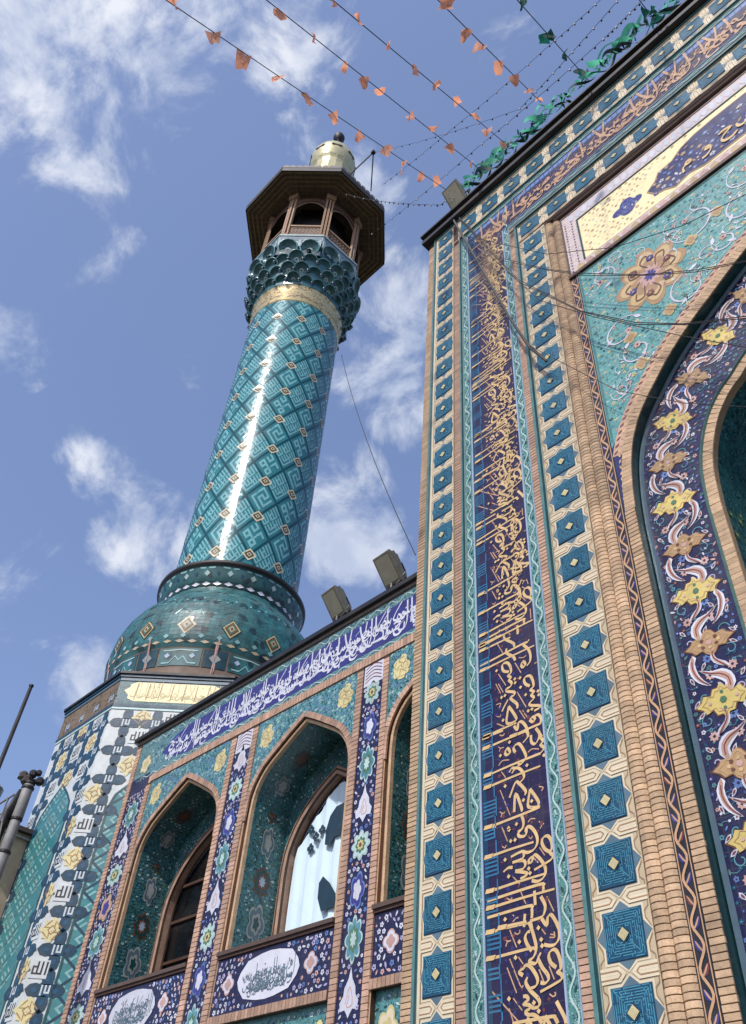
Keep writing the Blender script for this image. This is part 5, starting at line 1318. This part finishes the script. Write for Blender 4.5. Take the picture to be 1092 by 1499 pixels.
for i in range(12):
    for j in range(-1, 10):
        for (du, dv, key) in ((0, HP / 2, 'spiral' if (i + j) % 2 else 'moh'), (CP / 2, 0, 'fork')):
            t0, zz = -25 + i * CP + du, zb_ + j * HP + dv
            if zz < 16.5 or zz > 31.0: continue
            if du:     # between the cream squares: two kufic pieces, left and right of a joint
                for s_ in (-1, 1):
                    c_t, c_z = t0, zz + s_ * .33
                    T_ = lambda x, y, c_t=c_t, c_z=c_z: (c_t + ((x - .5) - (y - .5)) * 7.2, c_z + ((x - .5) + (y - .5)) * .38)
                    bitmap(b, 'allah' if s_ > 0 else 'fork', T_, 'shaft_light', .0085)
                for s_ in (-1, 1):
                    c_t, c_z = t0 + s_ * 6.6, zz
                    T_ = lambda x, y, c_t=c_t, c_z=c_z: (c_t + ((x - .5) - (y - .5)) * 6.4, c_z + ((x - .5) + (y - .5)) * .35)
                    bitmap(b, 'allah', T_, 'shaft_light', .0085)
            else:
                T_ = lambda x, y, c_t=t0, c_z=zz: (c_t + ((x - .5) - (y - .5)) * 10.5, c_z + ((x - .5) + (y - .5)) * .57)
                bitmap(b, key, T_, 'shaft_light', .0085)
b.build('kufic_pattern', mn, kind='stuff')
sq = None
for j in range(9):
    for i in range(12):
        t0, zz = -25 + i * CP, zb_ + j * HP
        b = MB(SF)
        for k_, (s_, m_) in enumerate(((1.12, 'shaft_dark'), (1, 'shaft_cream'), (.68, 'shaft_olive'), (.34, 'shaft_cream'), (.2, 'shaft_olive'))):
            b.poly([(t0 - 6.8 * s_, zz), (t0, zz + .25 * s_), (t0 + 6.8 * s_, zz), (t0, zz - .25 * s_)], m_, .0105 + k_ * .0016)
        b.build('cream_square', mn)
b = MB(); lathe(b, cx, cy, [(1.95, z0(31.3)), (2.0, z0(31.36)), (2.0, z0(32.3)), (2.06, z0(32.4))], 'gold_band', 96); b.build('gold_band', mn, smooth=True)
b = MB(CYL(lambda z: 2.0)); R = random.Random(3)
scribe(b, lambda x, y: (x * 26, 31.45 + y), 13.8, .8, 'medal_brown', .03, 140, .006, 1.0, 1, None, .9)
b.build('gold_band_lettering', mn, kind='stuff')
# muqarnas cells: glazed half bowls with a pale centre, in tiers
def bowl(name, r, m1, m2):
    g = MB(); n = 12; rows = []
    for i, (rr, d) in enumerate(((1.12, .02), (1.0, .10), (.96, .0), (.8, -.16), (.5, -.3), (.0, -.36))):
        rows.append([])
        for k in range(n):
            a = 2 * pi * k / n; g.v.append((d * r, cos(a) * rr * r, sin(a) * rr * r)); rows[-1].append(len(g.v) - 1)
    for i in range(5):
        for k in range(n): g.face((rows[i][k], rows[i][(k + 1) % n], rows[i + 1][(k + 1) % n], rows[i + 1][k]), m1 if i < 2 else m2)
    ids = []
    for k in range(8): a = 2 * pi * k / 8; g.v.append((-.18 * r, cos(a) * .36 * r, sin(a) * .36 * r - r * .28)); ids.append(len(g.v) - 1)
    g.face(ids, 'turq_pale')
    ids = []
    for k in range(6): a = 2 * pi * k / 6; g.v.append((-.16 * r, cos(a) * .12 * r, sin(a) * .12 * r - r * .28)); ids.append(len(g.v) - 1)
    g.face(ids, 'muqarnas_dark')
    return g.build(name, None, smooth=True)
def drop(name, r):
    g = MB(); lathe(g, 0, 0, [(.9 * r, .55 * r), (r, .2 * r), (.8 * r, -.2 * r), (.35 * r, -.6 * r), (.42 * r, -.8 * r), (.01, -1.1 * r)], 'muqarnas_dark', 8); return g.build(name, None, smooth=True)
MZ = lambda z: z0(z) - HT
bw, dr_ = bowl('muqarnas_cell', .25, 'muqarnas_rim', 'muqarnas'), drop('muqarnas_drop', .11)
fb = fd = True
tiers = [(34.85, 2.46, 16, .42, 22, True), (34.0, 2.40, 24, .34, 35, False), (33.35, 2.28, 24, .31, 42, False), (32.75, 2.12, 24, .27, 50, False)]
for (z, R_, n, r, tilt, octo) in tiers:
    for k in range(n):
        if octo:
            f = k // 2; a0 = f * 45; s_ = -1 if k % 2 else 1; nrm = Vector((cos(rad(a0)), sin(rad(a0)), 0)); tg = Vector((-nrm.y, nrm.x, 0)); pos = nrm * 2.50 + tg * s_ * .5; ang = rad(a0)
        else:
            ang = 2 * pi * (k + (.5 if z in (33.35,) else 0)) / n; rr = R_ * (1 + .035 * cos(8 * ang + pi) * -1); pos = Vector((cos(ang), sin(ang), 0)) * rr
        if fb: o = bw; o.parent = mn; fb = False
        else: o = inst(bw, mn, (0, 0, 0))
        o.location = pos + Z3 * MZ(z); s = r / .25; o.scale = (s, s, s)
        o.rotation_euler = (Matrix.Rotation(ang, 3, 'Z') @ Matrix.Rotation(rad(tilt), 3, 'Y')).to_euler()
        if not octo or True:
            a2 = ang + pi / n; p2 = Vector((cos(a2), sin(a2), 0)) * (R_ * 1.045 if not octo else 2.5)
            if fd: o = dr_; o.parent = mn; fd = False
            else: o = inst(dr_, mn, (0, 0, 0))
            o.location = p2 + Z3 * MZ(z - .25)
b = MB()      # the corbelled mass behind the cells
lathe(b, cx, cy, [(2.0, z0(32.3)), (2.06, z0(32.5)), (2.14, z0(33.1)), (2.22, z0(33.5)), (2.32, z0(34.0)), (2.40, z0(34.35))], 'muqarnas', 32); b.build('corbelling', mn)
b = MB(); octa(b, 2.40, z0(34.3), z0(35.2), 'muqarnas_dark', None, 'muqarnas_dark'); octa(b, 2.47, z0(35.2), z0(35.98), 'muqarnas_silver', 'muqarnas_silver', 'muqarnas_silver'); b.build('gallery_floor', mn)
for kd in range(0, 360, 45):
    b = MB(OF(kd, 2.47)); w = 2.47 * math.tan(pi / 8)
    b.box(-w, w, 35.86, 36.0, 0, .04, 'muqarnas_silver'); b.box(-w * .92, w * .92, 35.5, 35.84, .0, .012, 'star_grey')
    for u in (-w * .97, -.07, w * .97 - .14):  b.box(u, u + .14, 34.9, 35.5, -.06, .05, 'muqarnas_silver', ch=.015)
    b.build('gallery_fascia', mn)
# gallery: posts, lattice balustrade, fretted arches, ceiling, roof
GA = 2.22; GR = GA / cos(pi / 8)
b = MB(); octa(b, 1.5, z0(36), z0(40.45), 'black_iron'); b.build('stair_core', mn)
for i in range(8):
    a = pi / 8 + i * pi / 4; p = Vector((cx + GR * cos(a), cy + GR * sin(a), 0)); n = Vector((cos(a), sin(a), 0)); t = Vector((-n.y, n.x, 0))
    b = MB()
    for s_ in (-.15, .0, .15): wbox(b, p + t * s_ - n * (.05 if s_ else 0) + Z3 * z0(38.25), n, t, Z3, .06, .045, 2.25, 'wood_post')
    wbox(b, p + Z3 * z0(36.15), n, t, Z3, .12, .24, .15, 'wood_post'); wbox(b, p + Z3 * z0(40.2), n, t, Z3, .12, .24, .2, 'wood_post')
    b.build('post', mn)
for kd in range(0, 360, 45):
    F_ = OF(kd, GA); w = GA * math.tan(pi / 8) - .12
    b = MB(F_)
    b.box(-w, w, 37.25, 37.37, -.04, .04, 'wood_post'); b.box(-w, w, 36.02, 36.12, -.04, .04, 'wood_post'); b.box(-w, w, 36.12, 37.25, -.05, -.035, 'brown_wood_shaded_brick')
    for i in range(9):
        for j in range(4):
            u, v = -w + .1 + i * (2 * w - .2) / 8, 36.28 + j * .27; b.ribbon(ring(u, v, .1, 6), .035, 'wood_post', .0 + (i % 2) * .004, closed=True)
    b.build('balustrade', mn)
    b = MB(F_)
    n = 12; arch = [(-w + 2 * w * q / n, 38.9 + .85 * sin(pi * q / n) ** .7) for q in range(n + 1)]
    lo = [b.P(p[0], p[1], 0) for p in arch]; hi = [b.P(p[0], 40.45, 0) for p in arch]; lo2 = [b.P(p[0], p[1], -.05) for p in arch]; hi2 = [b.P(p[0], 40.45, -.05) for p in arch]
    for q in range(n): b.face((lo[q], lo[q + 1], hi[q + 1], hi[q]), 'brown_wood_shaded_brick'); b.face((lo2[q], lo2[q + 1], lo[q + 1], lo[q]), 'brown_wood_shaded_brick')
    b.ribbon(arch, .07, 'wood_post', .012)
    for q in range(1, n): b.ribbon(ring(arch[q][0], arch[q][1] + (40.35 - arch[q][1]) * .5, .09, 6), .03, 'wood_post', .01, closed=True)
    b.build('fretwork', mn)
RA = 3.50
b = MB(); octa(b, RA, z0(40.45), z0(40.52), 'soffit', None, 'soffit'); b.build('soffit', mn)
for kd in range(0, 360, 45):
    b = MB(OF(kd, 0)); tt = math.tan(pi / 8)
    def S2(u, r, h, kd=kd): 
        n = Vector((cos(rad(kd)), sin(rad(kd)), 0)); t = Vector((-n.y, n.x, 0)); return tuple(TC + n * r + t * u + Z3 * (z0(40.45) - h))
    b = MB(S2)
    for r in (2.75, 2.98, 3.2, 3.42): b.box(-r * tt, r * tt, r - .05, r + .03, 0, .03 + (r - 2.7) * .03, 'soffit_slat')
    for q in range(-5, 6): b.box(q * .27 - .02, q * .27 + .02, max(2.3, abs(q * .27) / tt), RA - .03, 0, .022, 'soffit_slat')
    b.build('soffit_boards', mn, kind='stuff')
    b = MB(OF(kd, RA)); w = RA * tt
    b.box(-w, w, 40.42, 40.8, -.06, .02, 'black_iron'); n = 9
    for q in range(n):
        u = -w + (q + .5) * 2 * w / n; b.poly([(u - w / n, 40.75), (u - w / n * .8, 40.95), (u, 41.03), (u + w / n * .8, 40.95), (u + w / n, 40.75)], 'roof_metal', .03)
    b.build('eaves_board', mn)
b = MB(); R8 = RA / cos(pi / 8)
i0 = []; i1 = []
for i in range(8):
    a = pi / 8 + i * pi / 4
    b.v.append((cx + R8 * cos(a), cy + R8 * sin(a), z0(40.78))); i0.append(len(b.v) - 1); b.v.append((cx + 1.3 * cos(a), cy + 1.3 * sin(a), z0(43.4))); i1.append(len(b.v) - 1)
for i in range(8): j = (i + 1) % 8; b.face((i0[i], i0[j], i1[j], i1[i]), 'roof_metal')
b.build('roof', mn)
b = MB(); lathe(b, cx, cy, [(1.22, z0(43.2)), (1.0, z0(47.7)), (1.05, z0(48.0)), (1.18, z0(48.25))], 'dome_gold', 16); b.build('drum', mn)
b = MB()
for i in range(8):      # thin dark slots in the drum
    a = rad(-30 + i * 45); n = Vector((cos(a), sin(a), 0)); t = Vector((-n.y, n.x, 0)); wbox(b, Vector((cx, cy, z0(49.0))) + n * 1.32, n, t, Z3, .02, .3, .04, 'black_iron')
b.build('dome_slots', mn)
b = MB(); lathe(b, cx, cy, [(1.15, z0(48.2)), (1.28, z0(48.6)), (1.33, z0(49.1)), (1.28, z0(49.5)), (1.13, z0(49.9)), (.88, z0(50.25)), (.5, z0(50.5)), (.08, z0(50.62))], 'dome_gold', 24); dome_o = b.build('dome', mn, smooth=True)
b = MB(); lathe(b, cx, cy, [(.07, z0(50.4)), (.07, z0(51.6)), (.2, z0(51.7)), (.26, z0(51.85)), (.2, z0(52.0)), (.07, z0(52.1)), (.07, z0(52.5)), (.2, z0(52.6)), (.34, z0(52.85)), (.36, z0(53.05)), (.28, z0(53.3)), (.08, z0(53.45)), (.02, z0(53.9))], 'black_iron', 14); b.build('finial', dome_o, smooth=True)
# bracket for the festoon wires on the eaves
b = MB(); p = Vector((cx, cy, z0(40.7))) + Vector((cos(rad(-10)), sin(rad(-10)), 0)) * 3.6; e = p + Vector((1.3, -.05, 1.0))
tube(b, [p + Vector((0, -.3, .2)), e], .035, 'black_iron'); tube(b, [p + Vector((.25, .9, -.2)), e], .03, 'black_iron'); wbox(b, e, X3, Y3, Z3, .09, .09, .09, 'black_iron')
b.build('wire_bracket', mn)
GALLERY_TIP = e

# ================================================================== flood lamps on the cornices
def flood_lamp(label, base, face, up, w, h, dpt, post):
    """a boxy floodlight: base point, facing direction (glass side)"""
    L_ = thing('flood_lamp', label, 'floodlight', base, 'floodlights on the roof edges')
    base = Vector(base); f = Vector(face).normalized(); sd_ = f.cross(Vector(up)).normalized(); u = sd_.cross(f).normalized(); c = base + Z3 * post
    b = MB(); ids = []
    fr = [(-1, -1), (1, -1), (1, 1), (-1, 1)]
    rows = []
    for (k_, dd, ) in ((1.0, .5), (1.06, .42), (1.0, .3), (.72, -.35), (.5, -.5)):
        rows.append([])
        for (x, y) in fr: p = c + sd_ * x * w / 2 * k_ + u * y * h / 2 * k_ + f * dd * dpt; b.v.append(tuple(p)); rows[-1].append(len(b.v) - 1)
    for i in range(4):
        for k_ in range(4): b.face((rows[i][k_], rows[i][(k_ + 1) % 4], rows[i + 1][(k_ + 1) % 4], rows[i + 1][k_]), 'lamp_metal')
    b.face(rows[4], 'lamp_metal'); b.face(rows[0][::-1], 'lamp_metal'); hs = b.build('housing', L_)
    b = MB(); ids = []
    for (x, y) in fr: p = c + sd_ * x * w / 2 * .84 + u * y * h / 2 * .84 + f * (.5 * dpt + .006); b.v.append(tuple(p)); ids.append(len(b.v) - 1)
    b.face(ids, 'lamp_glass'); b.build('glass', hs)
    b = MB()
    for s_ in (-1, 1): tube(b, [base + sd_ * s_ * w * .2, c - u * h * .3 + sd_ * s_ * (w / 2 + .03), c + sd_ * s_ * (w / 2 + .03)], .016, 'black_iron')
    tube(b, [base - sd_ * w * .25, base + sd_ * w * .25], .02, 'black_iron'); tube(b, [base - Z3 * .05, base + Z3 * .12], .03, 'black_iron')
    b.build('bracket', L_)
    b = MB()
    for i in range(5): wbox(b, c - f * dpt * (.12 + .07 * i), sd_, u, f, w * (.40 - .03 * i), h * (.5 - .035 * i), .008, 'lamp_metal')
    b.build('cooling_fins', L_)
    return L_
p = P3(488, 914, 8.05); flood_lamp('grey floodlight standing on the low wall cornice nearest the minaret', (p.x, 8.12, 14.2 * SW + EYE), (-.05, -.78, -.62), (0, 0, 1), .40, .56, .34, .46)
p = P3(568, 872, 8.05); flood_lamp('grey floodlight on the low wall cornice right beside the portal', (p.x, 8.12, 14.2 * SW + EYE), (-.02, -.78, -.62), (0, 0, 1), .42, .60, .36, .48)
p = P3(672, 318, 6.85); flood_lamp('dark boxy floodlight perched at the top left corner of the portal', (p.x, 6.86, 32.2 * S + EYE), (-.05, -.80, -.60), (0, 0, 1), .46, .62, .42, .34)

# ================================================================== bunting of orange and green pennants
def seg_curve(A_, B_, sag, n):
    out = []
    for i in range(n + 1):
        t = i / n; p = A_.lerp(B_, t); p.z -= sag * 4 * t * (1 - t); out.append(p)
    return out
def pennant_mesh(m, sd0, size):
    R = random.Random(sd0); b = MB(); n = 4; rows = []
    cu = R.uniform(-1, 1)
    for j in range(n + 1):
        t = j / n; w = size * .5 * (1 - t ** 1.3 * (.35 + .12 * (sd0 % 3))); rows.append([])
        for i in range(4):
            x = (i / 3 - .5) * 2 * w; b.v.append((x, cu * .5 * size * t * t + .16 * size * sin(i * 1.7 + t * 4 + sd0), -t * size * 1.05 + .04 * size * cos(i * 2 + sd0))); rows[-1].append(len(b.v) - 1)
    for j in range(n):
        for i in range(3): b.face((rows[j][i], rows[j][i + 1], rows[j + 1][i + 1], rows[j + 1][i]), m)
    return b
protoP = {}
def bunting(label, a, z_a, c, z_c, fracs, m, size, grp, sag=.35):
    """a cord from photo point a (height z_a above eye) to photo point c, pennants at the given photo x positions"""
    da, dc = pixdir(*a), pixdir(*c); A_ = Vector(da * (z_a / da[2])) + Z3 * EYE; B_ = Vector(dc * (z_c / dc[2])) + Z3 * EYE
    ext = A_ + (A_ - B_) * .35
    T = thing('bunting', label, 'bunting', B_, grp); T['label'] = label
    b = MB(); tube(b, [ext, A_] + seg_curve(A_, B_, 0, 12)[1:], .008, 'cable_black', 4); b.build('cord', T)
    R = random.Random(int(a[0] + c[0]))
    for k, fx in enumerate(fracs):
        # point of the 3-D cord that shows at photo x = fx
        lo, hi = 0.0, 1.0
        for _ in range(30):
            t = (lo + hi) / 2; q = A_.lerp(B_, t); v = RW.T @ np.array([q.x, q.y, q.z - EYE]); px = CX + FPX * v[0] / v[2]
            if px < fx: lo = t
            else: hi = t
        q = A_.lerp(B_, t); key = (m, k % 5)
        if key not in protoP: protoP[key] = pennant_mesh(m, k % 5 + 1, 1.0).build('pennant', T, smooth=True); o = protoP[key]; o.data.transform(Matrix.Translation(LOC[T.name]))
        else: o = protoP[key].copy(); COL.objects.link(o); o.parent = T; 
        o.location = q - LOC[T.name]; s_ = size * R.uniform(.8, 1.15); o.scale = (s_, s_, s_)
        o.rotation_euler = (R.uniform(-1.1, .9), R.uniform(-.6, .6), R.uniform(0, 6.3))
G1 = 'strings of pennants crossing the sky'
bunting('orange pennant string nearest the minaret, starting at the top left', (240, -2), 13.0, (652, 277), 19.2, [252, 311, 357, 408, 449, 486, 529, 562, 592, 620, 643], 'pennant_orange', .23, G1)
bunting('orange pennant string second from the minaret, passing above the dome', (380, -8), 13.5, (700, 246), 19.3, [414, 457, 508, 532, 561, 600, 630, 656, 690], 'pennant_orange', .19, G1)
bunting('orange pennant string running down the middle of the sky', (482, -4), 13.5, (742, 212), 19.4, [489, 527, 568, 609, 636, 671, 690, 713, 737], 'pennant_orange', .2, G1)
bunting('orange pennant string closest to the portal', (635, -6), 14.5, (792, 150), 19.5, [643, 684, 706, 731, 752, 773, 790], 'pennant_orange', .22, G1)
bunting('dark green pennant string meeting the portal garland', (750, -8), 15.0, (862, 118), 19.6, [762, 800, 806, 826, 848], 'pennant_green', .24, G1)
bunting('short dark green pennant string at the very top of the sky', (925, -14), 16.0, (965, 38), 19.8, [946, 950, 962], 'pennant_green', .26, G1)

# ================================================================== festoon light wires
def festoon(label, pts, r, nb, grp, bulb=.02, cat='light string'):
    T = thing('light_string', label, cat, pts[0], grp)
    fine = []
    for i in range(len(pts) - 1):
        for q in seg_curve(Vector(pts[i]), Vector(pts[i + 1]), (Vector(pts[i]) - Vector(pts[i + 1])).length * .015, 12)[(1 if i else 0):]: fine.append(q)
    b = MB(); tube(b, fine, r, 'cable_black', 4); b.build('wire', T)
    if nb:
        b = MB()
        for i in range(nb):
            t = (i + .5) / nb * (len(fine) - 1); k = int(t); q = fine[k].lerp(fine[min(k + 1, len(fine) - 1)], t - k) - Z3 * .05
            wbox(b, q, X3, Y3, Z3, bulb, bulb, bulb * 1.4, 'cable_black' if i % 3 else 'bulb_glass')
        b.build('bulbs', T, kind='stuff')
G2 = 'wires with small bulbs between minaret and portal'
def zp(x, y, z): d = pixdir(x, y); return Vector(d * (z / d[2])) + Z3 * EYE
festoon('bulb wire from the gallery bracket over the portal corner', [GALLERY_TIP, zp(760, 160, 26), zp(905, 0, 22), zp(1000, -100, 20)], .007, 46, G2)
festoon('bulb wire sagging from the gallery eaves to the portal top edge', [Vector((TC.x + 3.4, TC.y - .9, z0(39.0))), zp(645, 300, 24), zp(800, 165, 20.5)], .007, 46, G2)
festoon('bulb wire just above the garland, running up to the right', [zp(540, 345, 33), zp(700, 215, 24), zp(880, 60, 20), zp(960, -20, 19)], .006, 36, G2)
festoon('faint upper bulb wire crossing the middle sky', [zp(560, 270, 36), zp(660, 190, 30), zp(800, 70, 24), zp(900, -20, 21)], .006, 30, G2)
T = thing('stay_wire', 'thin dark wire slanting from minaret muqarnas down to the low wall', 'wire', zp(500, 525, 30.5))
b = MB(); tube(b, seg_curve(zp(500, 520, 30.5), Vector((P3(608, 812, 8.3).x, 8.3, P3(608, 812, 8.3).z)), .6, 16), .014, 'cable_black', 4); b.build('wire', T)

# cables slung across the portal face
def wall_cable(label, px, r=.014, off=.32, n=1):
    T = thing('cable', label, 'cable', P3(px[0][0], px[0][1], 7 - off), 'cables slung across the portal front')
    for k_ in range(n):
        b = MB(); q = [P3(x, y + 3 * k_ * (1 if i % 2 else .4), 7 - off - .02 * k_) for i, (x, y) in enumerate(px)]
        q2 = []
        for i in range(len(q) - 1): q2 += seg_curve(q[i], q[i + 1], 0, 6)[(1 if i else 0):]
        tube(b, q2, r, 'cable_black', 5); b.build('strand', T)
wall_cable('thick twisted cable bundle hanging from the corner floodlight', [(664, 322), (682, 352), (702, 388), (724, 425), (748, 468), (775, 506), (800, 528)], .019, .22, 2)
wall_cable('cable crossing the left star band towards the arch', [(672, 318), (735, 378), (800, 394), (852, 400), (940, 402), (1020, 395), (1100, 380)], .006, .35, 2)
wall_cable('cable sagging low over the turquoise spandrel', [(672, 320), (760, 410), (850, 455), (930, 472), (1000, 474), (1100, 462)], .007, .35, 2)
wall_cable('cable curving below the spandrel medallion', [(690, 350), (790, 440), (870, 464), (1000, 492), (1100, 510)], .006, .30)
wall_cable('lowest cable reaching the navy arch band', [(775, 506), (850, 545), (905, 572), (1000, 590), (1100, 596)], .005, .25)
wall_cable('cable crossing the yellow inscription panel', [(680, 345), (800, 372), (900, 362), (1000, 330), (1100, 280)], .006, .35)

# ================================================================== garland along the portal roof edge
garl = thing('garland', 'twisted green cloth garland draped along the portal roof edge', 'garland', (-10.5 * S, 6.9, 32.2 * S + EYE))
def garland_ribbon(name, m, ph, amp, w, zc, y_, seed, gaps=False):
    R = random.Random(seed); b = MB(); n = 330; prev = None
    for i in range(n):
        u = -10.6 + 14 * i / n; a = u * 4.3 + ph + .5 * sin(u * 1.3 + seed); on = sin(u * 2.1 + seed) > -.55 if gaps else True
        z = zc + amp * sin(a) * (.75 + .35 * sin(u * .9 + seed)) + .12 * sin(u * 1.7); y = y_ + .10 * cos(a); tw = a * .5 + u
        p = Vector((u * S, y, z * S + EYE)); d = Vector((.25 * cos(tw), .5 * sin(tw), .8 * cos(tw * .7))).normalized() * w * (.6 + .4 * sin(u * 3 + seed))
        b.v += [tuple(p - d), tuple(p + d)]; k_ = len(b.v) - 2
        if prev is not None and on: b.face((prev, prev + 1, k_ + 1, k_), m)
        prev = k_
    return b.build(name, garl, smooth=True)
garland_ribbon('light_ribbon', 'garland_green', 0, .34, .11, 32.95, 6.74, 1, True)
garland_ribbon('light_ribbon', 'garland_green', 2.1, .30, .085, 32.85, 6.78, 2, True)
garland_ribbon('light_ribbon', 'garland_green', 3.3, .38, .07, 33.0, 6.70, 7, True)
garland_ribbon('dark_ribbon', 'garland_dark', 4.0, .30, .06, 32.75, 6.76, 3)
garland_ribbon('dark_ribbon', 'garland_dark', 1.2, .22, .05, 32.65, 6.82, 4)
b = MB(); R = random.Random(12)
for i in range(260):
    u = -10.6 + R.random() * 14; p = Vector((u * S, 6.76 + R.uniform(-.06, .08), (32.8 + R.uniform(-.35, .5)) * S + EYE)); ax = Vector((R.uniform(-1, 1), R.uniform(-1, 1), R.uniform(-1, 1))).normalized(); ay = ax.orthogonal().normalized()
    k_ = len(b.v); b.v += [tuple(p - ax * .09), tuple(p + ay * .035), tuple(p + ax * .09), tuple(p - ay * .035)]; b.face((k_, k_ + 1, k_ + 2, k_ + 3), 'garland_dark' if i % 2 else 'garland_green')
b.build('leaves', garl, kind='stuff')

# ================================================================== far left: rendered building, wrapped pipe, pole
def azpt(az, el, dist): return Vector((dist * cos(rad(az)), dist * sin(rad(az)), dist * math.tan(rad(el)) + EYE))
hb = thing('beige_house', 'plain beige rendered house corner behind the pipe at the far left', 'house', (-24, 8.6, 0))
A0_ = azpt(161.3, 20.3, 21.5); zt_ = A0_.z
b = MB(); wbox(b, Vector((A0_.x - 4, A0_.y + 3.2, zt_ / 2)), X3, Y3, Z3, 4, 3.2, zt_ / 2, 'beige_render'); b.build('wall', hb)
b = MB(); wbox(b, Vector((A0_.x - 3.95, A0_.y + 3.15, zt_ + .05)), X3, Y3, Z3, 4.1, 3.3, .05, 'dark_stone'); wbox(b, Vector((A0_.x - 3.95, A0_.y + 3.15, zt_ - .12)), X3, Y3, Z3, 4.05, 3.25, .02, 'zinc'); b.build('coping', hb)
b = MB()
for i in range(6): wbox(b, Vector((A0_.x - .4 - i * 1.2, A0_.y - .05, zt_ + .45)), X3, Y3, Z3, .02, .02, .38, 'zinc')
wbox(b, Vector((A0_.x - 3.8, A0_.y - .05, zt_ + .82)), X3, Y3, Z3, 3.7, .02, .02, 'zinc'); wbox(b, Vector((A0_.x - 3.8, A0_.y - .05, zt_ + .45)), X3, Y3, Z3, 3.7, .015, .015, 'zinc')
b.build('railing', hb)
pp = thing('flue_pipe', 'pale sectioned pipe with black bands and a dark cable bundle, left of the tower', 'pipe', (azpt(160.85, 0, 17).x, azpt(160.85, 0, 17).y, 0))
px_, py_ = azpt(160.85, 0, 17).x, azpt(160.85, 0, 17).y; ztop = azpt(160.85, 22.9, 17).z
z = 0; k_ = 0
while z < ztop - .1:
    hh = min(.62, ztop - z); b = MB(); r_ = .10 + .010 * (k_ % 2); lathe(b, px_, py_, [(r_ - .01, z + .02), (r_, z + .05), (r_ - .006, z + hh - .03), (r_ - .02, z + hh)], 'zinc', 14); sec = b.build('pipe_section', pp, smooth=True)
    b = MB(); lathe(b, px_, py_, [(r_ - .01, z + hh - .02), (r_ + .012, z + hh - .01), (r_ + .012, z + hh + .03), (r_ - .01, z + hh + .04)], 'black_iron', 14); b.build('clamp', sec)
    z += .62; k_ += 1
b = MB(); side = Vector((-.47, -.88, 0)) 
tube(b, [Vector((px_, py_, .2)) + side * .2, Vector((px_, py_, ztop - 1.4)) + side * .2, Vector((px_, py_, ztop - .6)) + side * .17, Vector((px_, py_, ztop - .15)) + side * .1], [.09, .10, .1, .05], 'black_iron', 8); b.build('cable_bundle', pp, smooth=True)
b = MB(); c_ = Vector((px_, py_, ztop + .08))
for (dx_, dz_, r_) in ((-.16, .05, .09), (.0, .12, .08), (.17, .0, .08), (.1, .16, .06), (-.08, -.02, .1)): 
    q = c_ - side * dx_ + Z3 * dz_; tube(b, [q - Z3 * r_, q - Z3 * r_ * .5, q + Z3 * r_ * .5, q + Z3 * r_], [r_ * .5, r_, r_, r_ * .5], 'black_iron' if r_ < .085 else 'dark_stone', 8)
tube(b, [c_ + side * .25, c_ - side * .25], .03, 'black_iron'); b.build('vent_cap', pp)
pl = thing('pole', 'slim dark upright pole against the sky at the far left edge', 'pole', (azpt(163.03, 0, 24).x, azpt(163.03, 0, 24).y, 0))
b = MB(); t_ = azpt(163.03, 28.3, 24); tube(b, [Vector((t_.x, t_.y, 0)), Vector((t_.x, t_.y, 6)), t_], [.09, .08, .055], 'black_iron', 10); b.build('shaft', pl, smooth=True)
b = MB(); tube(b, [t_, t_ + Z3 * .05], [.07, .07], 'black_iron', 10); tube(b, [Vector((t_.x, t_.y, 0)), Vector((t_.x, t_.y, .1))], .2, 'dark_stone', 10); b.build('cap', pl)
lm = thing('street_lantern', 'pale blue glass lantern on the beige roof edge, far left', 'lantern', azpt(162.2, 20.6, 21))
b = MB(); c_ = azpt(162.9, 21.6, 21); tube(b, [c_ - Z3 * .6, c_ - Z3 * .3], .04, 'black_iron', 8); lathe(b, c_.x, c_.y, [(.12, c_.z - .32), (.2, c_.z - .3), (.26, c_.z + .25), (.2, c_.z + .3), (.05, c_.z + .42)], ['teal_dark', 'star_grey', 'zinc', 'zinc'], 10); b.build('lantern_body', lm)
